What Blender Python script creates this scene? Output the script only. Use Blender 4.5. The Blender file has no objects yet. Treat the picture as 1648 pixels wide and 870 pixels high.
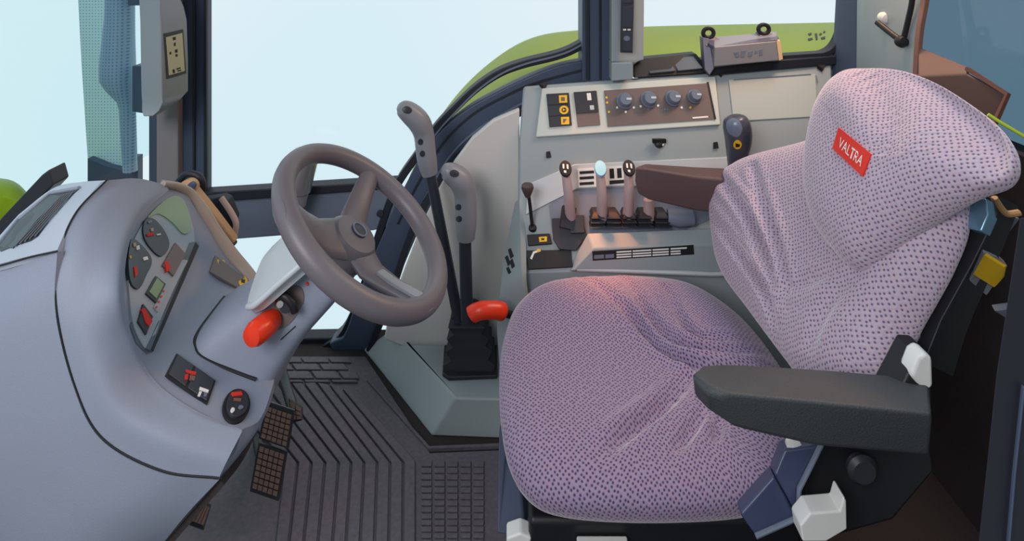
import bpy, bmesh, math, random
from mathutils import Vector, Matrix
from mathutils.bvhtree import BVHTree
from mathutils.geometry import tessellate_polygon

sc = bpy.context.scene
COL = sc.collection
random.seed(4)

# ------------------------------------------------------------------ camera
# X = towards the rear of the tractor, Y = across the cab, Z = up from its floor
FPX, YH, CAMZ = 900.0, -100.0, 1.4          # focal length in px, horizon row, eye height
cam_data = bpy.data.cameras.new('camera')
cam = bpy.data.objects.new('camera', cam_data)
COL.objects.link(cam)
cam.location = (0, 0, CAMZ)
cam.rotation_euler = (math.pi / 2, 0, 0)
cam_data.sensor_width = 36
cam_data.lens = 36 * FPX / 1648
cam_data.shift_y = -(435 - YH) / 1648
cam_data.clip_start = 0.05
sc.camera = cam

# ------------------------------------------------------------------ light
sc.view_settings.view_transform = 'Standard'
sc.view_settings.look = 'None'
sc.view_settings.exposure = 0.0
sc.view_settings.gamma = 1.0
sc.view_settings.use_curve_mapping = False

world = bpy.data.worlds.new('studio_backdrop')
sc.world = world
world.use_nodes = True
nt = world.node_tree
nt.nodes.clear()
w_out = nt.nodes.new('ShaderNodeOutputWorld')
w_bg = nt.nodes.new('ShaderNodeBackground')
w_tc = nt.nodes.new('ShaderNodeTexCoord')
w_no = nt.nodes.new('ShaderNodeTexNoise')
w_no.inputs['Scale'].default_value = 1.1
w_no.inputs['Detail'].default_value = 1.0
w_rp = nt.nodes.new('ShaderNodeValToRGB')
w_rp.color_ramp.elements[0].position = 0.35
w_rp.color_ramp.elements[0].color = (0.70, 0.865, 0.915, 1)
w_rp.color_ramp.elements[1].position = 0.62
w_rp.color_ramp.elements[1].color = (0.85, 0.915, 0.935, 1)
nt.links.new(w_tc.outputs['Generated'], w_no.inputs['Vector'])
nt.links.new(w_no.outputs['Fac'], w_rp.inputs['Fac'])
# the studio is bright in front of the camera and at the windscreen side, dim behind the camera
w_mr = nt.nodes.new('ShaderNodeMapRange')
w_mr.inputs['From Min'].default_value = -0.25
w_mr.inputs['From Max'].default_value = 0.30
w_mr.inputs['To Min'].default_value = 0.30
w_mr.inputs['To Max'].default_value = 1.0
w_mu = nt.nodes.new('ShaderNodeVectorMath')
w_mu.operation = 'SCALE'
w_dt = nt.nodes.new('ShaderNodeVectorMath')
w_dt.operation = 'DOT_PRODUCT'
w_dt.inputs[1].default_value = (0, 0.85, 0.55)
nt.links.new(w_tc.outputs['Generated'], w_dt.inputs[0])
nt.links.new(w_dt.outputs['Value'], w_mr.inputs['Value'])
nt.links.new(w_rp.outputs['Color'], w_mu.inputs[0])
nt.links.new(w_mr.outputs['Result'], w_mu.inputs['Scale'])
nt.links.new(w_mu.outputs['Vector'], w_bg.inputs['Color'])
w_bg.inputs['Strength'].default_value = 1.0
nt.links.new(w_bg.outputs['Background'], w_out.inputs['Surface'])

def lamp(name, kind, loc, target, energy, color, size=0.5, angle=0.05):
    d = bpy.data.lights.new(name, kind)
    d.energy = energy
    d.color = color
    if kind == 'AREA':
        d.size = size
    if kind == 'SUN':
        d.angle = angle
    if kind == 'SPOT':
        d.spot_size = size
        d.spot_blend = 0.6
        d.shadow_soft_size = 0.08
    o = bpy.data.objects.new(name, d)
    COL.objects.link(o)
    o.location = loc
    o.rotation_euler = (Vector(target) - Vector(loc)).to_track_quat('-Z', 'Y').to_euler()
    return o

lamp('warm_rear_helper', 'AREA', (1.02, 1.60, 1.58), (-0.25, 1.15, 0.55), 5.2, (1.0, 0.50, 0.22), size=0.16)  # added unseen area light for the warm highlights from the rear right
lamp('added_key_light', 'AREA', (-1.1, -0.9, 2.3), (0.3, 1.2, 0.5), 44, (1.0, 0.96, 0.99), size=1.2)  # added studio-style key light, upper left of the camera
lamp('warm_patch_spot', 'SPOT', (0.16, 1.84, 1.60), (0.25, 1.575, 0.47), 85, (1.0, 0.34, 0.11), size=0.27)  # added spot inside the cab, makes the orange patch on the cushion
lamp('overhead_fill_light', 'AREA', (1.25, 1.35, 2.7), (0.85, 1.2, 0.9), 12, (0.96, 0.98, 1.0), size=0.9)  # added overhead light above the roof opening, brightens the headrest top

# ------------------------------------------------------------------ helpers
def P(px, py, D):
    return Vector(((px - 824) / FPX * D, D, CAMZ - (py - YH) / FPX * D))

def G(px, py, z=0.0):
    return P(px, py, (CAMZ - z) * FPX / (py - YH))

def on_plane(px, py, o, n):
    d = P(px, py, 1.0) - Vector((0, 0, CAMZ))
    c = Vector((0, 0, CAMZ))
    return c + d * ((Vector(o) - c).dot(n) / d.dot(n))

def cr(p, t):
    """Catmull-Rom through the list p (Vectors), t in 0..len-1"""
    n = len(p)
    i = min(int(t), n - 2)
    f = t - i
    p1, p2 = p[i], p[i + 1]
    p0 = p[i - 1] if i > 0 else p1 * 2 - p2
    p3 = p[i + 2] if i + 2 < n else p2 * 2 - p1
    return 0.5 * ((2 * p1) + (p2 - p0) * f + (2 * p0 - 5 * p1 + 4 * p2 - p3) * f * f
                  + (3 * p1 - p0 - 3 * p2 + p3) * f ** 3)

def spline(p, n):
    p = [Vector(q) for q in p]
    return [cr(p, (len(p) - 1) * k / (n - 1)) for k in range(n)]

def closed_spline(p, n):
    p = [Vector(q) for q in p]
    m = len(p)
    out = []
    for k in range(n):
        t = m * k / n
        i = int(t)
        out.append(cr([p[(i - 1) % m], p[i % m], p[(i + 1) % m], p[(i + 2) % m]], 1 + t - i))
    return out

def newell(pts):
    n = Vector()
    for i in range(len(pts)):
        a, b = pts[i], pts[(i + 1) % len(pts)]
        n += Vector(((a.y - b.y) * (a.z + b.z), (a.z - b.z) * (a.x + b.x), (a.x - b.x) * (a.y + b.y)))
    return n.normalized()

def fix(shape):
    bm = bmesh.new()
    vs = [bm.verts.new(v) for v in shape[0]]
    for f in shape[1]:
        try:
            bm.faces.new([vs[i] for i in f])
        except ValueError:
            pass
    bmesh.ops.recalc_face_normals(bm, faces=bm.faces)
    bm.verts.index_update()
    r = ([v.co.copy() for v in bm.verts], [[v.index for v in f.verts] for f in bm.faces])
    bm.free()
    return r

def prism(pts, vec):
    pts = [Vector(p) for p in pts]
    vec = Vector(vec)
    n = len(pts)
    vs = pts + [p + vec for p in pts]
    fs = [list(range(n)), list(range(2 * n - 1, n - 1, -1))]
    for i in range(n):
        j = (i + 1) % n
        fs.append([i, i + n, j + n, j])
    return fix((vs, fs))

def box(lo, hi):
    a, b = lo, hi
    return prism([(a[0], a[1], a[2]), (b[0], a[1], a[2]), (b[0], b[1], a[2]), (a[0], b[1], a[2])], (0, 0, b[2] - a[2]))

def loft(secs, caps=True, closed=True):
    m = len(secs[0])
    vs = [Vector(v) for s in secs for v in s]
    fs = []
    for i in range(len(secs) - 1):
        for j in range(m if closed else m - 1):
            k = (j + 1) % m
            fs.append([i * m + j, i * m + k, (i + 1) * m + k, (i + 1) * m + j])
    if caps and closed:
        fs.append(list(range(m))[::-1])
        fs.append([(len(secs) - 1) * m + j for j in range(m)])
    return fix((vs, fs)) if (caps and closed) else (vs, fs)

def tube(path, r, seg=12, caps=True, flat=1.0, closed=False, up=(0.13, 0.21, 0.97)):
    path = [Vector(p) for p in path]
    n = len(path)
    rs = r if isinstance(r, (list, tuple)) else [r] * n
    secs = []
    u = Vector(up)
    for i, p in enumerate(path):
        if closed:
            t = path[(i + 1) % n] - path[i - 1]
        else:
            t = path[min(i + 1, n - 1)] - path[max(i - 1, 0)]
        t.normalize()
        u = (u - t * u.dot(t)).normalized()
        v = t.cross(u)
        secs.append([p + (u * math.cos(a) * flat + v * math.sin(a)) * rs[i]
                     for a in [2 * math.pi * k / seg for k in range(seg)]])
    if closed:
        secs.append(secs[0])
        return loft(secs, caps=False)
    return loft(secs, caps=caps)

def strip(path, half_w, half_t, up):
    """rectangular bar along a path"""
    path = [Vector(p) for p in path]
    secs = []
    up = Vector(up)
    for i, p in enumerate(path):
        t = (path[min(i + 1, len(path) - 1)] - path[max(i - 1, 0)]).normalized()
        n = (up - t * up.dot(t)).normalized()
        s = t.cross(n)
        secs.append([p + s * half_w + n * half_t, p - s * half_w + n * half_t,
                     p - s * half_w - n * half_t, p + s * half_w - n * half_t])
    return loft(secs)

def lathe(prof, o, axis, seg=28):
    o = Vector(o)
    axis = Vector(axis).normalized()
    a = axis.orthogonal().normalized()
    b = axis.cross(a)
    secs = [[o + axis * h + (a * math.cos(t) + b * math.sin(t)) * max(r, 1e-4)
             for t in [2 * math.pi * k / seg for k in range(seg)]] for r, h in prof]
    return loft(secs)

def patch(grid, nu, nv, thick=0.0, smooth_u=True, smooth_v=True):
    """spline surface through a grid of points; rows then columns; thickened away from the camera"""
    grid = [[Vector(q) for q in row] for row in grid]
    rows = [spline(r, nv) for r in grid]
    cols = [[r[j] for r in rows] for j in range(nv)]
    cols = [spline(c, nu) for c in cols]
    g = [[cols[j][i] for j in range(nv)] for i in range(nu)]
    vs = [g[i][j] for i in range(nu) for j in range(nv)]
    idx = lambda i, j: i * nv + j
    fs = [[idx(i, j), idx(i, j + 1), idx(i + 1, j + 1), idx(i + 1, j)] for i in range(nu - 1) for j in range(nv - 1)]
    if not thick:
        return vs, fs
    nrm = []
    for i in range(nu):
        for j in range(nv):
            a = g[min(i + 1, nu - 1)][j] - g[max(i - 1, 0)][j]
            b = g[i][min(j + 1, nv - 1)] - g[i][max(j - 1, 0)]
            nrm.append(a.cross(b).normalized())
    c = Vector((0, 0, CAMZ))
    s = sum(nrm[k].dot(c - vs[k]) for k in range(len(vs)))
    sg = -1 if s > 0 else 1
    N = len(vs)
    vs = vs + [vs[k] + nrm[k] * sg * thick for k in range(N)]
    fs2 = fs + [[q + N for q in f[::-1]] for f in fs]
    ring = [idx(0, j) for j in range(nv)] + [idx(i, nv - 1) for i in range(1, nu)] + \
           [idx(nu - 1, j) for j in range(nv - 2, -1, -1)] + [idx(i, 0) for i in range(nu - 2, 0, -1)]
    for k in range(len(ring)):
        a, b = ring[k], ring[(k + 1) % len(ring)]
        fs2.append([a, b, b + N, a + N])
    return fix((vs, fs2))

ORG = {}

def obj(name, shapes, mat=None, parent=None, bevel=0.0, seg=2, angle=40, uvs=None, smooth=True, label=None):
    """link one mesh object; shapes = (verts, faces) or a list of ((verts, faces), material)"""
    if isinstance(shapes, tuple):
        shapes = [(shapes, mat)]
    V, Fc, mi, mats = [], [], [], []
    for s, m in shapes:
        if m not in mats:
            mats.append(m)
        k = len(V)
        V += [Vector(v) for v in s[0]]
        Fc += [[q + k for q in f] for f in s[1]]
        mi += [mats.index(m)] * len(s[1])
    lo = Vector((min(v.x for v in V), min(v.y for v in V), min(v.z for v in V)))
    hi = Vector((max(v.x for v in V), max(v.y for v in V), max(v.z for v in V)))
    c = (lo + hi) / 2
    c.z = lo.z
    me = bpy.data.meshes.new(name)
    me.from_pydata([v - c for v in V], [], Fc)
    for m in mats:
        me.materials.append(m)
    me.polygons.foreach_set('material_index', mi)
    if smooth:
        me.polygons.foreach_set('use_smooth', [True] * len(me.polygons))
        me.set_sharp_from_angle(angle=math.radians(angle))
    if uvs:
        ul = me.uv_layers.new(name='UVMap')
        for l in me.loops:
            ul.data[l.index].uv = uvs[l.vertex_index]
    me.update()
    o = bpy.data.objects.new(name, me)
    COL.objects.link(o)
    ORG[o] = c
    if parent:
        o.parent = parent
        o.location = c - ORG[parent]
    else:
        o.location = c
    if bevel:
        b = o.modifiers.new('bevel', 'BEVEL')
        b.width = bevel
        b.segments = seg
        b.limit_method = 'ANGLE'
        b.angle_limit = math.radians(35)
        b.harden_normals = True
    if label:
        o['label'] = label
    return o

def thing(name, label, cat, loc, group=None):
    o = bpy.data.objects.new(name, None)
    o.empty_display_size = 0.05
    COL.objects.link(o)
    o.location = loc
    ORG[o] = Vector(loc)
    return tag(o, label, cat, group)

def tag(o, label, cat, group=None):
    o['label'] = label
    o['category'] = cat
    if group:
        o['group'] = group
    return o

def struct(o, label=None, cat=None):
    o['kind'] = 'structure'
    if label:
        o['label'] = label
    if cat:
        o['category'] = cat
    return o

class Aim:
    """finds points on finished surfaces along a line of sight"""
    def __init__(self, *objs):
        V, Fc = [], []
        for o in objs:
            k = len(V)
            V += [v.co + ORG[o] for v in o.data.vertices]
            Fc += [[q + k for q in p.vertices] for p in o.data.polygons]
        self.t = BVHTree.FromPolygons(V, Fc)
    def __call__(self, px, py, off=0.0):
        c = Vector((0, 0, CAMZ))
        d = (P(px, py, 1) - c).normalized()
        h, n, i, dist = self.t.ray_cast(c, d)
        if h is None:
            h, n, i, dist = self.t.find_nearest(c + d * 1.2)
        if n.dot(d) > 0:
            n = -n
        return h + n * off
    def nrm(self, px, py):
        c = Vector((0, 0, CAMZ))
        d = (P(px, py, 1) - c).normalized()
        h, n, i, dist = self.t.ray_cast(c, d)
        if n is None:
            return -d
        return -n if n.dot(d) > 0 else n
    def plate(self, poly, up=0.001, down=0.003):
        """a thin plate lying on the surface with the given outline"""
        pts = [self(x, y) for x, y in poly]
        n = newell(pts)
        if n.dot(Vector((0, 0, CAMZ)) - pts[0]) < 0:
            n = -n
        return prism([p + n * up for p in pts], n * -(up + down))
    def relief(self, poly, up=0.002, down=0.002):
        """like plate, but each corner follows the surface"""
        top = [self(x, y, up) for x, y in poly]
        bot = [self(x, y, -down) for x, y in poly]
        n = len(top)
        cx = sum(x for x, y in poly) / n
        cy = sum(y for x, y in poly) / n
        sg = [(poly[i][0] - cx) * (poly[(i + 1) % n][1] - cy) - (poly[i][1] - cy) * (poly[(i + 1) % n][0] - cx) for i in range(n)]
        if n >= 8 and (all(v > 0 for v in sg) or all(v < 0 for v in sg)):
            R = 6
            V = []
            for r in range(1, R + 1):
                V += [self(cx + (x - cx) * r / R, cy + (y - cy) * r / R, up) for x, y in poly]
            V.append(self(cx, cy, up))
            ci = len(V) - 1
            fs = [[ci, i, (i + 1) % n] for i in range(n)]
            for r in range(R - 1):
                fs += [[r * n + i, (r + 1) * n + i, (r + 1) * n + (i + 1) % n, r * n + (i + 1) % n] for i in range(n)]
            b0 = len(V)
            V += bot
            o = (R - 1) * n
            fs += [[o + i, b0 + i, b0 + (i + 1) % n, o + (i + 1) % n] for i in range(n)]
            fs.append([b0 + i for i in range(n)])
            return fix((V, fs))
        tri = tessellate_polygon([top])
        fs = [list(t) for t in tri] + [[q + n for q in t[::-1]] for t in tri]
        for i in range(n):
            j = (i + 1) % n
            fs.append([i, j, j + n, i + n])
        return fix((top + bot, fs))

def ell(cx, cy, ax, ay, bx, by, n=24):
    return [(cx + ax * math.cos(t) + bx * math.sin(t), cy + ay * math.cos(t) + by * math.sin(t))
            for t in [2 * math.pi * k / n for k in range(n)]]

def smooth_px(pts, n):
    return [(v.x, v.y) for v in closed_spline([Vector((x, y, 0)) for x, y in pts], n)]

def words(text, o, xv, yv):
    """lettering filling the parallelogram o, o+xv, o+yv"""
    cu = bpy.data.curves.new('lettering', 'FONT')
    cu.body = text
    t = bpy.data.objects.new('lettering', cu)
    COL.objects.link(t)
    dg = bpy.context.evaluated_depsgraph_get()
    me = bpy.data.meshes.new_from_object(t.evaluated_get(dg))
    bpy.data.objects.remove(t)
    vs = [v.co.copy() for v in me.vertices]
    fs = [list(p.vertices) for p in me.polygons]
    bpy.data.meshes.remove(me)
    x0, x1 = min(v.x for v in vs), max(v.x for v in vs)
    y0, y1 = min(v.y for v in vs), max(v.y for v in vs)
    return [Vector(o) + Vector(xv) * ((v.x - x0) / (x1 - x0)) + Vector(yv) * ((v.y - y0) / (y1 - y0)) for v in vs], fs

# ------------------------------------------------------------------ materials
def lin(c):
    return tuple(((v / 255) / 12.92 if v / 255 <= 0.04045 else ((v / 255 + 0.055) / 1.055) ** 2.4) for v in c) + (1,)

def material(name, rgb, rough=0.5, metal=0.0, bump=0.0, scale=300, vary=0.0, sheen=0.0, spec=0.5, coat=0.0):
    m = bpy.data.materials.new(name)
    m.use_nodes = True
    t = m.node_tree
    b = t.nodes['Principled BSDF']
    b.inputs['Base Color'].default_value = lin(rgb)
    b.inputs['Roughness'].default_value = rough
    b.inputs['Metallic'].default_value = metal
    b.inputs['Specular IOR Level'].default_value = spec
    b.inputs['Coat Weight'].default_value = coat
    if sheen:
        b.inputs['Sheen Weight'].default_value = sheen
        b.inputs['Sheen Roughness'].default_value = 0.5
    if bump or vary:
        tc = t.nodes.new('ShaderNodeTexCoord')
        nz = t.nodes.new('ShaderNodeTexNoise')
        nz.inputs['Scale'].default_value = scale
        nz.inputs['Detail'].default_value = 2
        t.links.new(tc.outputs['Object'], nz.inputs['Vector'])
        if bump:
            bp = t.nodes.new('ShaderNodeBump')
            bp.inputs['Strength'].default_value = bump
            bp.inputs['Distance'].default_value = 0.001
            t.links.new(nz.outputs['Fac'], bp.inputs['Height'])
            t.links.new(bp.outputs['Normal'], b.inputs['Normal'])
        if vary:
            mx = t.nodes.new('ShaderNodeMix')
            mx.data_type = 'RGBA'
            c = lin(rgb)
            mx.inputs['A'].default_value = tuple(v * (1 - vary) for v in c[:3]) + (1,)
            mx.inputs['B'].default_value = tuple(min(1, v * (1 + vary)) for v in c[:3]) + (1,)
            t.links.new(nz.outputs['Fac'], mx.inputs['Factor'])
            t.links.new(mx.outputs['Result'], b.inputs['Base Color'])
    return m

def glass(name, tint, gloss=0.05):
    m = bpy.data.materials.new(name)
    m.use_nodes = True
    t = m.node_tree
    t.nodes.clear()
    o = t.nodes.new('ShaderNodeOutputMaterial')
    mx = t.nodes.new('ShaderNodeMixShader')
    tr = t.nodes.new('ShaderNodeBsdfTransparent')
    gl = t.nodes.new('ShaderNodeBsdfGlossy')
    tr.inputs['Color'].default_value = tuple(tint) + (1,)
    gl.inputs['Roughness'].default_value = 0.03
    mx.inputs['Fac'].default_value = gloss
    t.links.new(tr.outputs[0], mx.inputs[1])
    t.links.new(gl.outputs[0], mx.inputs[2])
    t.links.new(mx.outputs[0], o.inputs['Surface'])
    return m

def fabric(name, light, dark, pitch, size=0.42, soft=0.10):
    """woven cover with a staggered pattern of small dark pinholes"""
    m = bpy.data.materials.new(name)
    m.use_nodes = True
    t = m.node_tree
    b = t.nodes['Principled BSDF']
    b.inputs['Roughness'].default_value = 0.9
    b.inputs['Specular IOR Level'].default_value = 0.15
    b.inputs['Sheen Weight'].default_value = 0.55
    b.inputs['Sheen Roughness'].default_value = 0.45
    b.inputs['Sheen Tint'].default_value = (1.0, 0.93, 0.97, 1)
    uv = t.nodes.new('ShaderNodeUVMap')
    mp = t.nodes.new('ShaderNodeMapping')
    mp.inputs['Rotation'].default_value = (0, 0, math.radians(45))
    mp.inputs['Scale'].default_value = (1 / pitch, 1 / pitch, 1)
    vo = t.nodes.new('ShaderNodeTexVoronoi')
    vo.voronoi_dimensions = '2D'
    vo.inputs['Scale'].default_value = 1.0
    vo.inputs['Randomness'].default_value = 0.36
    rp = t.nodes.new('ShaderNodeValToRGB')
    rp.color_ramp.elements[0].position = size - soft
    rp.color_ramp.elements[0].color = lin(dark)
    rp.color_ramp.elements[1].position = size + soft
    rp.color_ramp.elements[1].color = lin(light)
    tc = t.nodes.new('ShaderNodeTexCoord')
    nz = t.nodes.new('ShaderNodeTexNoise')
    nz.inputs['Scale'].default_value = 220
    mx = t.nodes.new('ShaderNodeMix')
    mx.data_type = 'RGBA'
    mx.blend_type = 'MULTIPLY'
    mx.inputs['Factor'].default_value = 0.35
    bp = t.nodes.new('ShaderNodeBump')
    bp.inputs['Strength'].default_value = 0.5
    bp.inputs['Distance'].default_value = 0.002
    L = t.links.new
    L(uv.outputs['UV'], mp.inputs['Vector'])
    L(mp.outputs['Vector'], vo.inputs['Vector'])
    L(vo.outputs['Distance'], rp.inputs['Fac'])
    L(tc.outputs['Object'], nz.inputs['Vector'])
    L(rp.outputs['Color'], mx.inputs['A'])
    L(nz.outputs['Color'], mx.inputs['B'])
    L(mx.outputs['Result'], b.inputs['Base Color'])
    L(vo.outputs['Distance'], bp.inputs['Height'])
    L(bp.outputs['Normal'], b.inputs['Normal'])
    return m

def perforated(name, rgb, dark, pitch):
    """sheet with a regular raster of small punched holes (seen as dark dots)"""
    m = material(name, rgb, 0.5)
    t = m.node_tree
    b = t.nodes['Principled BSDF']
    tc = t.nodes.new('ShaderNodeTexCoord')
    mp = t.nodes.new('ShaderNodeMapping')
    mp.inputs['Scale'].default_value = (1 / pitch, 1 / pitch, 1 / pitch)
    sx = t.nodes.new('ShaderNodeSeparateXYZ')
    cx = t.nodes.new('ShaderNodeCombineXYZ')
    vo = t.nodes.new('ShaderNodeTexVoronoi')
    vo.voronoi_dimensions = '2D'
    vo.inputs['Randomness'].default_value = 0
    vo.inputs['Scale'].default_value = 1
    rp = t.nodes.new('ShaderNodeValToRGB')
    rp.color_ramp.elements[0].position = 0.18
    rp.color_ramp.elements[0].color = lin(dark)
    rp.color_ramp.elements[1].position = 0.32
    rp.color_ramp.elements[1].color = lin(rgb)
    L = t.links.new
    L(tc.outputs['Object'], mp.inputs['Vector'])
    L(mp.outputs['Vector'], sx.inputs[0])
    L(sx.outputs['X'], cx.inputs['X'])
    L(sx.outputs['Z'], cx.inputs['Y'])
    L(cx.outputs[0], vo.inputs['Vector'])
    L(vo.outputs['Distance'], rp.inputs['Fac'])
    L(rp.outputs['Color'], b.inputs['Base Color'])
    return m

M_DASH = material('dash_plastic', (142, 149, 167), 0.55, bump=0.25, scale=600, vary=0.06)
M_CONS = material('console_plastic', (154, 165, 169), 0.5, bump=0.2, scale=600, vary=0.04)
M_FASC = material('fascia_plastic', (198, 206, 200), 0.5, bump=0.2, scale=600, vary=0.04)
M_LIGHT = material('pale_grey_plastic', (196, 203, 208), 0.45)
M_WHITE = material('white_enamel', (226, 226, 222), 0.45)
M_LINING = material('pale_lining_panel', (214, 212, 208), 0.6, bump=0.1, scale=200, vary=0.04)
M_NAVY = material('dark_blue_grey_frame', (72, 84, 106), 0.45, spec=0.4)
M_RAIL = material('blue_grey_door_rail', (112, 122, 140), 0.5)
M_SEAL = material('black_rubber_seal', (30, 35, 46), 0.55)
M_BLACK = material('black_plastic', (24, 24, 28), 0.5)
M_SHADOW = material('dark_brown_shade_tone', (50, 42, 43), 0.9, bump=0.3, scale=150, vary=0.2)  # dark floor tone; shade behind the seat and under the dash put in
M_ARM = material('black_grained_padding', (62, 66, 69), 0.62, bump=0.9, scale=420, vary=0.25)
M_RUB = material('ribbed_rubber_mat', (98, 92, 100), 0.62, bump=0.5, scale=90, vary=0.35)
M_GAIT = material('black_gaiter_rubber', (38, 40, 48), 0.5)
M_WHEEL = material('grey_brown_wheel_foam', (108, 102, 108), 0.42, bump=0.2, scale=500)
M_GRIP = material('grey_grip_plastic', (138, 140, 148), 0.38)
M_SHAFT = material('dark_shaft_paint', (50, 54, 66), 0.35)
M_RED = material('orange_red_plastic', (238, 62, 32), 0.3)
M_REDTAG = material('red_woven_tag', (222, 50, 38), 0.8)
M_YEL = material('yellow_symbol_print', (240, 190, 40), 0.6)
M_TAN = material('tan_plastic', (196, 150, 104), 0.5)
M_BROWN = material('dark_brown_panel_print', (112, 98, 96), 0.5)
M_CHAR = material('charcoal_switch', (48, 50, 58), 0.45)
M_GAUGE = material('dark_gauge_face', (48, 56, 66), 0.4)
M_STRIP = material('strip_grey', (92, 104, 118), 0.4)
M_CLUST = material('cluster_grey', (164, 172, 182), 0.5)
M_GREEN = material('green_tractor_paint', (146, 160, 12), 0.45, spec=0.25)
M_LCD = material('greenish_display', (132, 158, 118), 0.3)
M_SCR = material('tan_display', (190, 180, 150), 0.35)
M_CHROME = material('chrome', (225, 222, 222), 0.3, metal=0.9)
M_CYAN = material('pale_blue_knob', (150, 214, 244), 0.3)
M_PINKISH = material('pink_grey_lever', (176, 152, 152), 0.45)
M_INK = material('black_print', (26, 26, 30), 0.6)
M_WPRINT = material('white_print', (236, 236, 232), 0.6)
M_BLUEMET = material('dark_blue_steel', (60, 68, 98), 0.35, spec=0.5)
M_PILLAR = material('dark_navy_pillar', (34, 33, 46), 0.5)
M_RUST = material('brown_painted_box', (132, 92, 78), 0.6, vary=0.2, bump=0.2, scale=40)
M_PEDAL = material('worn_brown_pedal_rubber', (122, 100, 92), 0.7, vary=0.2, scale=60)
M_TEAL = perforated('perforated_teal_sheet', (205, 234, 236), (146, 192, 202), 0.0125)
M_MUFF = perforated('perforated_blue_shield', (140, 166, 190), (98, 126, 156), 0.0125)
M_SEATF = fabric('lilac_shaded_seat_fabric', (162, 142, 170), (72, 60, 96), 0.0074, size=0.27, soft=0.13)  # same cloth as the backrest, darkened to put the cushion's shade into the colour
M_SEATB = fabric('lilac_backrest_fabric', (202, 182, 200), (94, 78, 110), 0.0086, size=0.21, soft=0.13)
G_CLEAR = glass('clear_glass', (0.98, 0.99, 1.0), 0.003)
G_WIND = glass('tinted_windscreen', (0.88, 0.965, 0.985), 0.003)
G_REAR = glass('dark_tinted_rear_glass', (0.36, 0.45, 0.52), 0.03)

# ================================================================== the cab shell
def sweep_px(px, D, w, t):
    """a bar following a line of pixels in the plane at depth D"""
    return strip(spline([P(x, y, D) for x, y in px], 60), w, t, (0, 1, 0))

struct(obj('floor', box((-1.35, 0.42, -0.06), (1.2, 2.0, 0)), M_SHADOW), 'dark cab floor plate', 'floor')
struct(obj('ceiling', box((-1.1, 0.80, 1.72), (0.45, 2.0, 1.78)), M_CONS), 'cab roof lining above the frame', 'ceiling')  # unseen roof, cut short at the rear and near side to shape the light

# far door: curved frame, middle rail, two panes
door = thing('door_1', 'glazed far door with dark curved frame and grey middle rail', 'door', (-0.35, 1.95, 0))
struct(door)
FRAME = [(545, 566), (578, 545), (606, 470), (640, 385), (672, 315), (715, 240), (762, 196), (812, 167), (862, 143), (905, 127), (948, 118)]
obj('frame', [(sweep_px(FRAME, 1.93, 0.054, 0.028), M_NAVY)], parent=door, bevel=0.006)
obj('outer_seal', sweep_px([(526, 552), (556, 530), (586, 460), (614, 366), (640, 296), (672, 248), (702, 205), (733, 172), (767, 140), (805, 115), (843, 101), (888, 90), (915, 81), (940, 68)], 1.945, 0.013, 0.03), M_SEAL, door, bevel=0.004)
obj('inner_seal', sweep_px([(596, 560), (630, 470), (672, 352), (727, 264), (782, 218), (835, 180), (880, 160), (948, 140)], 1.90, 0.012, 0.02), M_SEAL, door, bevel=0.004)
obj('band_rib', sweep_px([(640, 360), (672, 296), (712, 232), (758, 186), (808, 157), (860, 134), (940, 112)], 1.90, 0.003, 0.003), M_SEAL, door)
obj('band_rib', sweep_px([(662, 366), (692, 304), (728, 246), (772, 206), (822, 176), (870, 152), (940, 132)], 1.90, 0.003, 0.003), M_RAIL, door)
obj('chrome_strip', sweep_px([(676, 252), (706, 210), (737, 176), (770, 144), (808, 118), (845, 103), (888, 92), (915, 83), (938, 71)], 1.91, 0.0025, 0.004), M_RAIL, door)
# middle rail with rounded end, dark top edge
obj('rail', prism([P(300, 325, 1.92), P(520, 309, 1.92), P(612, 304, 1.92), P(634, 318, 1.92), P(640, 345, 1.92), P(628, 366, 1.92), P(600, 372, 1.92), P(480, 378, 1.92), P(300, 392, 1.92)], (0, 0.03, 0)), M_RAIL, door, bevel=0.008)
obj('rail_edge', prism([P(300, 312, 1.905), P(640, 291, 1.905), P(640, 303, 1.905), P(300, 329, 1.905)], (0, 0.05, 0)), M_SEAL, door, bevel=0.004)
obj('rail_screw', lathe([(0.012, 0), (0.012, 0.005), (0.004, 0.006)], P(612, 343, 1.915), (0, -1, 0)), M_CHAR, door)
obj('sill', prism([P(330, 547, 1.93), P(600, 543, 1.93), P(600, 574, 1.93), P(330, 580, 1.93)], (0, 0.05, 0)), M_SEAL, door, bevel=0.005)
handle = obj('door_handle', [(tube([P(480, 306, 1.86), P(484, 286, 1.86), P(494, 244, 1.86)], [0.04, 0.042, 0.043], 20), M_CHROME),
                             (tube([P(478, 330, 1.86), P(480, 308, 1.86)], [0.028, 0.034], 20), M_GRIP)], parent=door, label='chrome cylinder handle seen through the steering wheel')
obj('handle_stem', tube([P(478, 350, 1.9), P(478, 328, 1.86)], 0.014, 12), M_SEAL, handle)
upper = [(326, -60), (326, 318), (650, 310), (700, 262), (752, 200), (830, 158), (905, 126), (944, 118), (944, -60)]
obj('glass', prism([P(x, y, 1.955) for x, y in upper], (0, 0.004, 0)), G_CLEAR, door, label='large clear upper door pane')
obj('glass', prism([P(x, y, 1.957) for x, y in [(326, 388), (630, 366), (590, 500), (572, 546), (326, 548)]], (0, 0.004, 0)), G_CLEAR, door, label='small lower door pane beside the floor')

# pale lining between the door and the console
tag(obj('lining_panel', prism([P(x, y, 1.80) for x, y in [(836, 176), (794, 194), (760, 222), (730, 262), (702, 312), (676, 368), (648, 440), (626, 500), (618, 546), (660, 562), (720, 566), (836, 566)]], (0, 0.03, 0)), M_LINING, bevel=0.006),
    'pale off-white lining panel between the curved door frame and the console', 'panel')

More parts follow.
